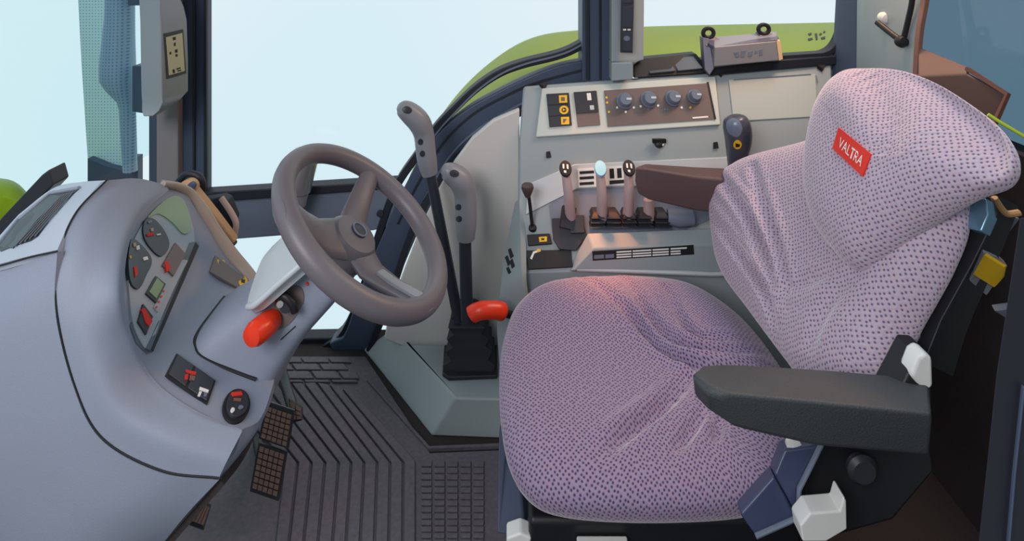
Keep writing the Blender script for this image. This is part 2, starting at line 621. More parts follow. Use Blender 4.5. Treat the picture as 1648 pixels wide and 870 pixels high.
# front far pillar
t1 = obj('trim_1', [(prism([P(286, -70, 1.93), P(334, -70, 1.93), P(334, 330, 1.93), P(286, 330, 1.93)], (0, 0.03, 0)), M_NAVY),
                    (strip([P(312, -70, 1.925), P(312, 330, 1.925)], 0.004, 0.004, (0, 1, 0)), M_SEAL),
                    (strip([P(331, -70, 1.925), P(331, 320, 1.925)], 0.005, 0.006, (0, 1, 0)), M_SEAL),
                    (prism([P(239, -70, 1.95), P(254, -70, 1.95), P(254, 330, 1.95), P(239, 330, 1.95)], (0, 0.06, 0)), M_NAVY)], bevel=0.004)
struct(t1, 'dark blue front pillar of the far side', 'pillar')
t2 = obj('trim_2', prism([P(251, -70, 1.9), P(286, -70, 1.9), P(286, 330, 1.9), P(251, 330, 1.9)], (0, 0.05, 0)), material('warm_grey_pillar_trim', (140, 134, 136), 0.55), bevel=0.006)
struct(t2, 'grey trim strip on the front pillar', 'trim')
# windscreen and its lower frame
ws = thing('window_1', 'pale tinted windscreen at the left', 'window', (-1.28, 1.2, 0.7))
struct(ws)
obj('glass', prism([(-1.30, 0.45, 0.78), (-1.30, 2.03, 0.62), (-1.30, 2.03, 1.75), (-1.30, 0.45, 1.75)], (-0.004, 0, 0)), G_WIND, ws)
obj('lower_frame', prism([P(-40, 430, 1.3), P(0, 352, 1.3), P(66, 282, 1.3), P(78, 273, 1.3), P(85, 298, 1.3), P(40, 345, 1.3), P(-20, 440, 1.3)], (0, 0.05, 0)), M_CHAR, ws, bevel=0.004)

# far middle pillar and its switch column
t3 = obj('trim_3', [(prism([P(937, -70, 1.88), P(986, -70, 1.88), P(986, 132, 1.88), P(937, 132, 1.88)], (0, 0.12, 0)), M_NAVY),
                    (strip([P(945, -70, 1.876), P(946, 128, 1.876)], 0.006, 0.006, (0, 1, 0)), M_SEAL),
                    (strip([P(966, -70, 1.876), P(966, 128, 1.876)], 0.003, 0.004, (0, 1, 0)), M_SEAL)], bevel=0.004)
struct(t3, 'dark blue middle pillar beside the curved door', 'pillar')
swc = thing('switch_column', 'tall grey switch column on the middle pillar above the console', 'switch panel', P(1010, 128, 1.86))
colb = obj('housing', prism([P(984, -70, 1.84), P(1022, -70, 1.82), P(1038, -70, 1.86), P(1036, 98, 1.86), P(1021, 100, 1.82), P(984, 101, 1.84)], (0, 0.06, 0)), M_CONS, swc, bevel=0.006)
obj('base', prism([P(984, 101, 1.835), P(1019, 100, 1.815), P(1019, 128, 1.815), P(984, 131, 1.835)], (0, 0.06, 0)), M_CONS, swc, bevel=0.004)
acol = Aim(colb)
pan = obj('rocker_panel', acol.plate([(1000, -30), (1021, -30), (1018, 85), (998, 84)], 0.003), M_CHAR, swc)
for y0, y1 in ((-28, 5), (9, 44), (51, 82)):
    obj('rocker', acol.plate([(1002, y0), (1019, y0), (1017.5, y1), (1001, y1)], 0.008), M_GAUGE, pan, bevel=0.002)
obj('rocker_symbol', [(acol.plate([(1003, 46), (1008, 46), (1008, 48.5), (1003, 48.5)], 0.0085), M_WPRINT),
                      (acol.plate([(1010, 46), (1015, 46), (1015, 48.5), (1010, 48.5)], 0.0085), M_WPRINT),
                      (acol.plate(ell(1009, 61, 5, 0, 0, 4), 0.0088), M_RAIL)], parent=pan)

# rear side window with frame
rw = thing('window_2', 'far rear side window showing the green fender', 'window', (0.6, 1.93, 0.9))
struct(rw)
FR = [(1022, -70), (1024, 96), (1100, 96), (1290, 90), (1332, 84), (1349, 66), (1356, 30), (1362, -70)]
obj('frame', strip(spline([P(x, y, 1.93) for x, y in [(1024, 112), (1150, 108), (1290, 100), (1338, 94), (1360, 72), (1368, 30), (1376, -70)]], 50), 0.028, 0.03, (0, 1, 0)), M_NAVY, rw, bevel=0.006)
obj('seal', strip(spline([P(x, y, 1.9) for x, y in [(1024, 101), (1150, 97), (1290, 89), (1328, 84), (1347, 64), (1355, 30), (1362, -70)]], 50), 0.009, 0.02, (0, 1, 0)), M_SEAL, rw, bevel=0.003)
obj('glass', prism([P(x, y, 1.94) for x, y in FR], (0, 0.004, 0)), G_CLEAR, rw)

# rear corner pillar
t4 = obj('trim_4', [(prism([P(1380, -70, 1.78), P(1400, -70, 1.68), P(1492, -70, 1.46), P(1484, 0, 1.46), P(1470, 150, 1.46), P(1400, 150, 1.68), P(1378, 150, 1.78)], (0.02, 0.03, 0)), M_CONS),
                    (prism([P(1356, -70, 1.87), P(1392, -70, 1.80), P(1384, 145, 1.80), P(1344, 145, 1.87)], (0.0, 0.03, 0)), M_NAVY)], bevel=0.006)
struct(t4, 'grey rear corner pillar behind the seat', 'pillar')
tag(obj('pillar_trim_strip', strip(spline([P(x, y, 1.445) for x, y in [(1498, -70), (1489, 0), (1479, 60), (1474, 150)]], 20), 0.006, 0.008, (0, 1, 0)), M_RUST, bevel=0.002),
    'dark brown edge strip between the corner pillar and the rear glass', 'trim')

# rear glass, lower rear wall, near side
rg = thing('window_3', 'dark blue tinted rear glass', 'window', (1.1, 1.1, 1.0))
struct(rg)
obj('glass', prism([(1.12, 0.55, 0.9), (1.12, 1.62, 0.9), (1.12, 1.62, 1.75), (1.12, 0.55, 1.75)], (0.005, 0, 0)), G_REAR, rg)
struct(obj('wall_rear', box((1.10, 0.5, 0.0), (1.16, 2.0, 0.93)), M_SHADOW), 'dark lower rear wall of the cab', 'wall')
struct(obj('trim_5', [(prism([P(x, y, .6) for x, y in [(1642, 350), (1604, 600), (1574, 880), (1556, 1100), (1500, 1990), (1760, 1990), (1760, 350)]], (0.047, 0.05, -0.045)), M_PILLAR),
                      (strip([P(1622, 880, 0.597), P(1632, 760, 0.597), P(1647, 620, 0.597)], 0.0012, 0.002, (0, 1, 0)), M_NAVY)], bevel=0.004), 'dark blue near door pillar at the right edge', 'pillar')
tag(obj('fender_cover', patch([[(0.62, 0.66, 0.0), (0.62, 0.95, 0.0)], [(0.70, 0.66, 0.20), (0.70, 0.95, 0.20)], [(0.86, 0.66, 0.40), (0.86, 0.95, 0.40)], [(1.09, 0.66, 0.50), (1.09, 0.95, 0.50)]], 24, 6, 0.02), M_SHADOW),
    'dark brown wheel housing on the near side behind the seat', 'wheel housing')

# ================================================================== outside
fz = [(0.18, 0.46), (0.12, 0.62), (0.1, 0.74)]
far_edge = [(-0.56, 0.0), (-0.52, 0.10), (-0.42, 0.36), (-0.28, 0.585), (-0.10, 0.765), (0.10, 0.885), (0.34, 0.925), (0.75, 0.945), (1.20, 0.965)]
gf = obj('fender', patch([[(x, 2.06, z - 0.012) for x, z in far_edge], [(x, 2.10, z) for x, z in far_edge], [(x * (1.18 if x > 1 else 1), 2.45, z + 0.01) for x, z in far_edge],
                          [(x * (1.42 if x > 1 else 1), 2.76, z) for x, z in far_edge], [(x * (1.44 if x > 1 else 1), 2.79, z - 0.03) for x, z in far_edge]], 24, 60, 0.02), M_GREEN)
tag(gf, 'bright green rear fender outside the far windows', 'fender')
afn = Aim(gf)
obj('fender_emblem', [(afn.relief(p, 0.002, 0.001), M_INK) for p in
    ([(1300, 55), (1306, 53), (1306, 56), (1302, 58)], [(1300, 63), (1307, 61), (1308, 64), (1301, 66)], [(1311, 55), (1315, 54), (1316, 64), (1313, 65)],
     [(1318, 56), (1321, 53), (1323, 55), (1320, 58)], [(1321, 61), (1328, 59), (1328, 63), (1322, 64)], [(1325, 51), (1328, 50), (1328, 53), (1325, 54)])], parent=gf, label='small dark emblem letters')
# bonnet in front of the windscreen
bon = obj('bonnet', patch([[P(-160, 420, 1.55), P(-60, 420, 1.55), P(20, 420, 1.55), P(70, 430, 1.55)], [P(-160, 300, 1.6), P(-40, 300, 1.6), P(22, 306, 1.6), P(64, 345, 1.6)],
                           [P(-160, 293, 1.9), P(-40, 293, 1.9), P(20, 296, 1.9), P(56, 330, 1.9)], [P(-160, 330, 2.2), P(-40, 330, 2.2), P(10, 335, 2.2), P(50, 360, 2.2)]], 16, 16, 0.02), M_GREEN)
tag(bon, 'green engine bonnet corner outside the windscreen', 'bonnet')
# exhaust stack with its perforated shield
ex = thing('exhaust_stack', 'perforated blue exhaust silencer and pipe outside the front pillar', 'exhaust', P(195, 292, 2.2))
obj('heat_shield', prism([P(x, y, 2.30) for x, y in [(122, -70), (131, 100), (142, 268), (170, 276), (205, 270), (205, -70)]], (0, 0.02, 0)), M_TEAL, ex, label='teal perforated heat shield')
cxs = [(-70, 172, 216), (0, 172, 214), (30, 171, 214), (60, 168, 214), (110, 163, 215), (128, 164, 216), (142, 172, 216), (163, 190, 217), (175, 193, 217), (275, 199, 220)]
secs = []
for y, a, b in cxs:
    c = P((a + b) / 2, y, 2.2)
    r = (b - a) / 2 / FPX * 2.2
    secs.append([c + Vector((r * math.cos(t), r * 0.9 * math.sin(t), 0)) for t in [2 * math.pi * k / 24 for k in range(24)]])
obj('silencer', loft(secs), M_MUFF, ex)
obj('bracket', [(prism([P(212, 106, 2.14), P(240, 106, 2.14), P(240, 184, 2.14), P(212, 180, 2.14)], (0, 0.05, 0)), M_NAVY)], parent=ex, bevel=0.004)
obj('bracket', [(prism([P(205, -70, 2.14), P(228, -70, 2.14), P(228, 9, 2.14), P(205, 9, 2.14)], (0, 0.05, 0)), M_NAVY)], parent=ex, bevel=0.004)
obj('base_plate', prism([P(x, y, 2.26) for x, y in [(141, 255), (172, 268), (198, 274), (198, 252), (222, 252), (222, 300), (141, 300)]], (0, 0.03, 0)), M_NAVY, ex)
# brown box seen through the rear glass
imp = thing('rear_equipment_box', 'brown box on the rear wall behind the headrest, before the dark glass', 'box', (1.05, 1.3, 0.93))
A_, B_, C_, D_ = P(1478, 74, 1.45), P(1560, 108, 1.30), P(1622, 152, 1.19), P(1478, 122, 1.40)
E_, F_, G_ = P(1604, 196, 1.18), P(1585, 260, 1.20), P(1470, 230, 1.40)
top = obj('lid', prism([A_, B_, P(1556, 118, 1.28), D_], (0, 0, -0.03)), material('red_brown_lid', (118, 92, 82), 0.6), imp, bevel=0.004)
obj('body', prism([D_, P(1556, 118, 1.28), C_, E_, F_, G_], (0.015, 0.03, 0)), material('brown_box_side', (84, 60, 54), 0.6), imp, bevel=0.006)
obj('edge_rail', strip([P(1556, 110, 1.29), P(1622, 152, 1.18), P(1600, 200, 1.17)], 0.004, 0.004, (0, 1, 0)), material('rust_red_edge', (98, 62, 50), 0.6), imp)
tag(obj('green_edge_rail', tube([P(1590, 184, 1.12), P(1610, 197, 1.11), P(1670, 232, 1.09)], 0.0035, 10), material('lime_paint', (190, 214, 60), 0.4)),
    'thin lime green edge rail at the right behind the headrest', 'rail')

# ================================================================== dashboard
dash = thing('dashboard', 'large grey dashboard hood with instrument cluster at the left', 'dashboard', (-0.62, 1.05, 0.5))
S_ = [P(172, 290, 1.03), P(122, 343, .95), P(94, 415, .89), P(91, 500, .855), P(120, 620, .835), P(165, 705, .825), P(260, 757, .825), P(352, 769, .835)]
M_ = [P(222, 287, 1.10), P(168, 328, .99), P(138, 398, .91), P(134, 492, .865), P(155, 580, .845), P(197, 660, .835), P(287, 713, .835), P(368, 736, .845)]
R_ = [P(262, 297, 1.16), P(219, 332, 1.04), P(196, 385, .95), P(187, 470, .885), P(202, 545, .88), P(238, 622, .875), P(314, 674, .865), P(388, 697, .872)]
R2 = [P(272, 305, 1.17), P(229, 345, 1.055), P(207, 395, .97), P(200, 475, .905), P(214, 545, .895), P(249, 612, .888), P(318, 662, .876), P(390, 690, .88)]
cowl = obj('hood_shell', patch([S_, M_, R_, R2], 24, 80, 0.012), M_DASH, dash, angle=60)

# face of the dash, leaning back below the hood
N_ = [P(196, 470, .905), P(210, 542, .893), P(246, 616, .885), P(316, 664, .876), P(389, 691, .876)]
F_far = [P(302, 313, 1.235), P(334, 365, 1.235), P(368, 418, 1.23), P(414, 462, 1.21), P(470, 500, 1.16)]
rows = []
for n, f in zip(N_, F_far):
    rows.append([n.lerp(f, t) for t in (0, .22, .45, .75, 1)])
rows[0] = [P(192, 470, .905), P(201, 398, .985), P(224, 345, 1.07), P(268, 303, 1.18), P(300, 311, 1.235)]
rows[4] = [P(389, 691, .876), P(420, 672, .92), P(441, 612, 1.0), P(450, 560, 1.08), P(456, 520, 1.15)]
face = obj('face_panel', patch(rows, 60, 40, 0.015), M_DASH, dash, angle=60)
obj('lower_lip', patch([rows[4], [P(378, 728, .865), P(413, 694, .91), P(437, 642, .99), P(447, 596, 1.07), P(452, 560, 1.14)], [P(353, 769, .845), P(390, 726, .90), P(426, 668, .98), P(442, 620, 1.06), P(448, 590, 1.13)]], 12, 20, 0.012), M_DASH, dash, angle=60)
# far edge of the hood: a rounded arch from the top over the far side of the face
arch = [P(262, 296, 1.16), P(284, 300, 1.21), P(304, 312, 1.245), P(324, 340, 1.25), P(344, 374, 1.25), P(372, 412, 1.245), P(398, 444, 1.23), P(430, 490, 1.18), P(446, 520, 1.15)]
obj('far_edge', tube(spline(arch, 40), [0.006 + 0.010 * min(1, k / 16) for k in range(40)], 14), material('warm_lit_dash_edge', (166, 150, 138), 0.5, bump=0.2, scale=600), dash)  # grey plastic with warm light from the rear put into its colour
obj('far_side', patch([[p + Vector((0, .01, 0)) for p in arch], [p + Vector((-.05, .02, -.12)) for p in arch], [p + Vector((-.1, .02, -.3)) for p in arch]], 8, 24, 0.01), M_DASH, dash)

# side cover below and left of the seam
S2 = [P(92, 405, .885), P(89, 500, .853), P(118, 622, .832), P(163, 708, .822), P(258, 761, .822), P(352, 772, .834)]
O1 = [P(20, 424, .89), P(10, 520, .852), P(30, 660, .828), P(80, 780, .818), P(170, 840, .816), P(302, 825, .836)]
O2 = [P(-90, 452, .90), P(-90, 560, .86), P(-70, 700, .835), P(-10, 850, .826), P(100, 930, .824), P(262, 874, .85)]
O3 = [P(-230, 490, .95), P(-230, 600, .9), P(-200, 760, .87), P(-110, 930, .86), P(60, 1010, .86), P(225, 922, .88)]
obj('side_cover', patch([S2, O1, O2, O3], 30, 50, 0.012), M_DASH, dash, angle=60)
obj('under_cover', patch([[P(354, 771, .84), P(264, 874, .855), P(228, 922, .885)], [P(388, 726, .92), P(300, 820, 1.0), P(270, 850, 1.05)], [P(425, 650, 1.13), P(380, 700, 1.2), P(360, 720, 1.2)]], 10, 12, 0.01), M_SHADOW, dash)  # dark material stands in for the shade under the dash
# seam lines
obj('seam', [(tube(spline([p + Vector((0, -.0005, 0.0005)) for p in S_], 60), 0.0016, 8), M_INK),
             (tube(spline([P(-60, 442, .885), P(0, 427, .882), P(50, 413, .882), P(92, 404, .883)], 16), 0.0014, 8), M_INK)], parent=dash, label='thin dark seam between hood and side cover')

# top piece with the vent
V0 = [P(170, 290, 1.035), P(120, 344, .952), P(92, 402, .887)]
V1 = [P(128, 293, 1.07), P(84, 340, .985), P(50, 411, .884)]
V2 = [P(85, 303, 1.09), P(30, 358, 1.02), P(0, 424, .884)]
V3 = [P(30, 345, 1.10), P(-30, 410, 1.03), P(-80, 446, .90)]
vent_piece = obj('top_cover', patch([V0, V1, V2, V3], 20, 20, 0.012), material('pale_top_cover', (178, 186, 200), 0.5, bump=0.2, scale=600), dash, angle=60)
avt = Aim(vent_piece)
vent = obj('air_vent', avt.relief([(-6, 400), (30, 355), (82, 312), (128, 304), (112, 318), (62, 380), (50, 388), (2, 405)], 0.0015, 0.001), M_CHAR, dash, label='dark recessed air vent')  # dark flush plate stands in for the shaded vent cavity
obj('vent_rim', [(tube([avt(x, y, 0.002) for x, y in [(-6, 400), (30, 355), (82, 312), (128, 304)]], 0.004, 8), M_DASH)], parent=vent)
obj('duct_wall', avt.relief([(-2, 398), (32, 355), (82, 313), (98, 317), (64, 352), (22, 400)], 0.0022, 0.001), M_GAUGE, vent)  # flush dark plate in place of the inner duct wall
for k in range(5):
    s0, s1 = (101 + 4.5 * k, 317 - k * 1.6), (26 + 8 * k, 398 - k * 4)
    obj('louvre', tube([avt(s0[0] + (s1[0] - s0[0]) * t, s0[1] + (s1[1] - s0[1]) * t, 0.003) for t in (0, .25, .5, .75, 1)], 0.0016, 8), M_BROWN if k % 2 else M_STRIP, vent)

# instruments on the face
af = Aim(face)
clus = obj('instrument_cluster', af.relief(smooth_px([(205, 470), (203, 425), (212, 390), (236, 350), (265, 322), (288, 318), (303, 345), (311, 395), (290, 440), (262, 500), (238, 560), (222, 545), (210, 515)], 48), 0.003, 0.002), M_CLUST, dash, label='pale grey instrument cluster plate')
def plate(name, poly, m, parent, up, extra=(), label=None, mode='relief'):
    return obj(name, [(af.relief(poly, up, 0.001), m)] + [(af.relief(p, up + 0.0012, 0.0), mm) for p, mm in extra], parent=parent, label=label)
plate('display', smooth_px([(234, 352), (262, 325), (286, 319), (299, 342), (304, 370), (292, 378), (274, 360), (252, 346)], 28), M_LCD, clus, 0.005, label='greenish upper display')
g1 = plate('gauge', smooth_px([(226, 368), (232, 354), (245, 356), (259, 372), (268, 392), (264, 408), (253, 415), (238, 402), (228, 386)], 30), M_GAUGE, clus, 0.006,
      extra=[([(230, 380), (240, 377), (243, 382), (232, 384)], M_REDTAG), ([(232, 360), (238, 357), (240, 361), (234, 363)], M_RAIL), ([(247, 380), (253, 379), (254, 381), (248, 382)], M_WPRINT),
             ([(237, 371), (241, 370), (242, 375), (238, 376)], M_TAN)], label='upper round dark gauge')
g2 = plate('gauge', smooth_px([(203, 402), (208, 387), (222, 396), (237, 414), (239, 428), (231, 445), (219, 467), (206, 460), (201, 432)], 30), M_GAUGE, clus, 0.006,
      extra=[([(209, 433), (213, 431), (215, 444), (211, 450)], M_REDTAG), ([(224, 418), (231, 416), (233, 421), (226, 423)], M_WPRINT), ([(213, 400), (218, 398), (219, 405), (214, 406)], M_WPRINT),
             ([(202, 416), (205, 415), (205, 419), (203, 420)], M_YEL), ([(208, 395), (213, 394), (213, 400), (209, 401)], M_TAN)], label='lower dark gauge with red needle')
plate('warning_panel', [(278, 393), (294, 411), (275, 447), (257, 430)], M_BROWN, clus, 0.006, extra=[([(259, 425), (265, 424), (269, 437), (263, 441)], M_REDTAG)], label='brown warning panel')
plate('small_display', [(246, 447), (262, 460), (247, 490), (230, 475)], M_GAUGE, clus, 0.006, extra=[([(247, 451), (258, 461), (246, 484), (234, 473)], M_LCD)], label='small grey green display')
plate('warning_panel', [(225, 492), (241, 512), (230, 541), (217, 520)], M_CHAR, clus, 0.006, extra=[([(221, 501), (226, 499), (239, 520), (234, 528), (228, 522)], M_REDTAG)], label='dark panel with red symbol')
plate('lamp_strip', [(243, 497), (250, 505), (268, 466), (262, 461)], M_CLUST, clus, 0.005, extra=[(ell(247 + 4 * k, 497 - 8.5 * k, 1.5, 0, 0, 1.8, 8), M_RED) for k in range(4)], label='row of tiny lamps')
lower = plate('lower_strip', [(302, 392), (315, 390), (318, 398), (243, 567), (231, 562), (243, 538)], M_STRIP, dash, 0.0035, label='dark sloping strip along the cluster')
plate('strip_edge', [(312, 392), (317, 398), (243, 567), (239, 565)], M_INK, lower, 0.0044)
plate('hood_shadow_gap', [(211, 518), (222, 546), (239, 566), (236, 570), (218, 552), (208, 524)], M_STRIP, dash, 0.0012, label='dark gap beside the cluster')

sw = plate('switch_panel', [(283, 570), (346, 614), (333, 652), (265, 605)], M_INK, dash, 0.0022, label='black double rocker switch panel')
obj('rocker', af.relief([(284, 573), (310, 592), (297, 625), (269, 604)], 0.005, 0.0), M_CHAR, sw, bevel=0.001)
obj('rocker', af.relief([(313, 594), (343, 615), (331, 648), (300, 627)], 0.005, 0.0), M_CHAR, sw, bevel=0.001)
obj('rocker_symbol', [(af.relief([(296, 600), (313, 604), (312, 608), (297, 604)], 0.0064, 0.0), M_REDTAG), (af.relief([(295, 608), (300, 607), (299, 616), (294, 617)], 0.0064, 0.0), M_REDTAG),
                      (af.relief([(303, 609), (312, 611), (310, 617), (302, 615)], 0.0064, 0.0), M_RUST), (af.relief([(319, 628), (333, 633), (332, 637), (318, 632)], 0.0064, 0.0), M_WPRINT),
                      (af.relief([(318, 635), (322, 636), (320, 641), (316, 640)], 0.0064, 0.0), M_WPRINT), (af.relief([(326, 637), (331, 638), (329, 643), (325, 642)], 0.0064, 0.0), M_RAIL)], parent=sw)
ig = plate('ignition_switch', ell(379, 656, 20, 8, -9, 26, 30), M_INK, dash, 0.004, label='round black ignition switch')
obj('dial', af.relief(ell(379, 656, 16, 6, -7, 21, 30), 0.008, 0.0), M_CHAR, ig, bevel=0.001)
obj('dial_symbol', [(af.relief([(368, 640), (384, 638), (386, 644), (370, 646)], 0.0095, 0.0), M_REDTAG), (af.relief([(372, 649), (384, 650), (383, 654), (372, 653)], 0.0095, 0.0), M_RUST),
                    (af.relief(ell(370, 669, 3, 1, -1, 4, 10), 0.0095, 0), M_WPRINT), (af.relief(ell(383, 664, 4, 0, 0, 3, 10), 0.0095, 0), M_RAIL)], parent=ig)
ind = plate('indicator_panel', [(345, 412), (402, 456), (398, 466), (384, 466), (336, 438)], M_BROWN, dash, 0.003, label='brown strip with two yellow symbols')
obj('yellow_symbol', [(af.relief([(346, 420), (358, 421), (360, 434), (349, 435)], 0.0055, 0), M_YEL), (af.relief([(350, 425), (355, 425), (355, 430), (351, 430)], 0.0066, 0), M_INK)], parent=ind)
obj('yellow_symbol', [(af.relief(ell(389, 456, 7, 2, -2, 7.5, 16), 0.0055, 0), M_YEL), (af.relief([(386, 453), (392, 454), (391, 459), (386, 458)], 0.0066, 0), M_INK)], parent=ind)

# grab bracket behind the far side of the dash
gb = thing('grab_handle', 'looped black grab handle behind the dashboard, orange light painted on its bar', 'handle', P(340, 405, 1.5))
bar = obj('bar', strip(spline([P(302, 296, 1.42), P(314, 312, 1.42), P(346, 352, 1.43), P(374, 390, 1.44)], 20), 0.014, 0.012, (0, 1, 0)), M_TAN, gb, bevel=0.004, label='tan bar')  # pale plastic; the tan colour holds orange light falling on it
obj('loop', tube(spline([P(284, 296, 1.46), P(300, 280, 1.46), P(320, 284, 1.46), P(326, 300, 1.46), P(318, 322, 1.46)], 24), 0.009, 10), M_SEAL, gb)
obj('pivot', lathe([(0.020, 0), (0.022, 0.02), (0.010, 0.028)], P(309, 298, 1.43), (0, -1, 0)), M_TAN, gb)
obj('pivot_screw', lathe([(0.009, 0), (0.009, 0.01), (0.003, 0.012)], P(311, 297, 1.40), (0, -1, 0)), M_NAVY, gb)
obj('pad', prism([P(x, y, 1.53) for x, y in [(322, 322), (356, 317), (366, 322), (378, 352), (370, 380), (352, 372), (330, 344)]], (0, 0.03, 0)), M_SEAL, gb, bevel=0.004)
obj('rim', tube(spline([P(356, 318, 1.52), P(372, 342, 1.51), P(380, 360, 1.5), P(376, 378, 1.49), P(364, 394, 1.48)], 20), 0.0075, 10), material('pinkish_rim', (190, 160, 150), 0.45), gb)
obj('mount', tube([P(330, 345, 1.5), P(334, 350, 1.7), P(336, 352, 1.93)], 0.012, 10), M_SEAL, gb)
obj('lower_pad', prism([P(x, y, 1.49) for x, y in [(322, 354), (336, 356), (366, 392), (372, 402), (358, 412), (340, 396), (328, 376)]], (0, 0.04, 0)), M_SEAL, gb, bevel=0.004)

# monitor on the front pillar
mon = thing('pillar_monitor', 'narrow grey monitor housing with tan display on the front pillar', 'monitor', P(262, 188, 1.8))
L = [(-70, 222, 258, 286), (-10, 223, 258, 284), (14, 224, 258, 296), (36, 225, 259, 301), (100, 226, 260, 303), (150, 227, 261, 303), (163, 228, 262, 291), (178, 228, 256, 270), (187, 231, 245, 252)]
secs = [[P(a, y, 1.79), P(b, y + (2 if y < 170 else 0), 1.70), P(c, y - 4, 1.80), P((a + c) / 2 + 8, y, 1.86)] for y, a, b, c in L]
mh = obj('housing', loft(secs), M_GRIP, mon, bevel=0.004, angle=25)
am = Aim(mh)
dsp = obj('bezel', am.plate([(263, 54), (294, 47), (299, 118), (268, 127)], 0.002), M_CHAR, mon)
obj('screen', am.plate([(266, 60), (292, 53), (296, 114), (271, 121)], 0.0035), M_SCR, dsp)
for q in ([(276, 60), (281, 59), (281, 64), (277, 65)], [(278, 69), (281, 68), (281, 74), (278, 74)], [(271, 84), (274, 83), (274, 87), (271, 88)],
     [(280, 80), (284, 79), (284, 84), (280, 85)], [(281, 87), (284, 87), (284, 91), (281, 91)], [(276, 112), (279, 111), (280, 117), (277, 118)], [(282, 110), (289, 108), (289, 110), (283, 112)], [(284, 113), (290, 112), (290, 114), (284, 115)]):
    obj('screen_mark', am.plate(q, 0.0042), M_INK, dsp)

# ================================================================== steering
WC = P(587, 361, 1.09)
th = math.radians(40.5)
WN = Vector((math.sin(th), 0, math.cos(th)))
WW = Vector((math.cos(th), 0, -math.sin(th)))
WY = Vector((0, 1, 0))
def wheel_pt(a, b, n=0.0):
    return WC + WY * a + WW * b + WN * n

column = thing('steering_column', 'grey steering column cowl reaching from the dashboard to the wheel', 'steering column', WC - WN * 0.42)
def colsec(t, hw, hy, ow=0.0, oy=0.0, e=4.2, n=48):
    oy -= 0.012 * max(0, min(1, (t - .14) / .08))
    out = []
    for k in range(n):
        a = 2 * math.pi * k / n
        c, s = math.cos(a), math.sin(a)
        out.append(WC - WN * t + WW * (ow + hw * math.copysign(abs(c) ** (2 / e), c)) + WY * (oy + hy * math.copysign(abs(s) ** (2 / e), s)))
    return out
CS = [(.062, .022, .036, .0), (.068, .046, .056, .0), (.095, .052, .064, -.004), (.13, .058, .070, -.010), (.18, .063, .076, -.018), (.22, .065, .080, -.019), (.26, .076, .090, -.023), (.30, .087, .102, -.025), (.34, .096, .112, -.024), (.38, .100, .118, -.024)]
cb = obj('cowl', loft([colsec(*c) for c in CS]), M_DASH, column, angle=50)
ac = Aim(cb)
# dark joint where the cowl enters the face of the dashboard
gap = []
for k in range(48):
    prev = None
    for q in range(60):
        t = .14 + .24 * q / 59
        i0 = max(i for i in range(len(CS) - 1) if CS[i][0] <= t)
        f_ = (t - CS[i0][0]) / (CS[i0 + 1][0] - CS[i0][0])
        p_ = colsec(*[a_ + (b_ - a_) * f_ for a_, b_ in zip(CS[i0], CS[i0 + 1])])[k]
        c_ = Vector((0, 0, CAMZ))
        h_ = af.t.ray_cast(c_, (p_ - c_).normalized())
        if h_[0] is not None and h_[3] < (p_ - c_).length - 0.001:
            gap.append(p_)
            break
gap = [g for g in gap if (ac(*[(g.x / g.y * FPX + 824), (CAMZ - g.z) / g.y * FPX + YH]) - g).length < 0.03]
gap = [g for g in gap if g.x / g.y * FPX + 824 < 428]
gap = [g + (Vector((0, 0, CAMZ)) - g).normalized() * 0.0015 for g in gap[::4]]
obj('joint', tube(spline(gap, 60), 0.0038, 8), M_INK, column, label='dark joint line at the foot of the cowl')
rec = obj('switch_recess', ac.relief(smooth_px([(440, 500), (446, 478), (466, 462), (482, 460), (489, 472), (486, 492), (466, 520), (446, 530), (436, 522)], 30), 0.002, 0.002), M_BROWN, column, label='dark oval recess with black switch')
obj('switch_lever', [(tube(spline([ac(450, 478, 0.01), ac(462, 470, 0.018), ac(474, 480, 0.02), ac(478, 494, 0.016)], 16), [0.007] * 16, 10), M_BLACK),
                     (tube([ac(462, 486, 0.003), ac(466, 484, 0.02)], 0.012, 12), M_CHAR), (tube([ac(455, 480, 0.0), ac(456, 480, 0.024)], 0.006, 10), M_CHROME)], parent=rec)
k0, k1 = ac(438, 516, 0.0), ac(412, 536, 0.012)
kd = (P(416, 532, 0.97) - ac(441, 512, 0)).normalized()
kb = ac(440, 513, 0.0)
obj('warning_knob', tube([kb, kb + kd * 0.015, kb + kd * 0.03, kb + kd * 0.045, kb + kd * 0.054, kb + kd * 0.057], [0.018, 0.021, 0.0215, 0.021, 0.017, 0.007], 24), M_RED, column, label='orange red push knob')
obj('tilt_lever', patch([[P(398, 492, 1.00), P(412, 488, .985), P(446, 458, .985), P(492, 418, 1.00)], [P(402, 470, 1.04), P(420, 458, 1.02), P(456, 430, 1.02), P(500, 392, 1.04)],
                         [P(420, 420, 1.10), P(440, 402, 1.10), P(462, 388, 1.10), P(496, 360, 1.11)], [P(438, 396, 1.15), P(456, 380, 1.15), P(476, 372, 1.15), P(500, 356, 1.15)]], 20, 20, 0.02), M_LIGHT, column, angle=60, label='pale grey top shroud of the column')
obj('shroud_lip', tube(spline([P(400, 493, .995), P(412, 489, .98), P(446, 459, .98), P(470, 438, .985), P(500, 412, 1.0)], 20), 0.006, 10), M_LIGHT, column)
obj('cowl_seam', [(tube([ac(452, 546, 0.0005), ac(476, 524, 0.0005)], 0.001, 6), M_INK), (tube([ac(498, 440, 0.001), ac(503, 442, 0.001)], 0.003, 6), M_INK), (tube([ac(493, 455, 0.001), ac(496, 457, 0.001)], 0.003, 6), M_RED)], parent=column)

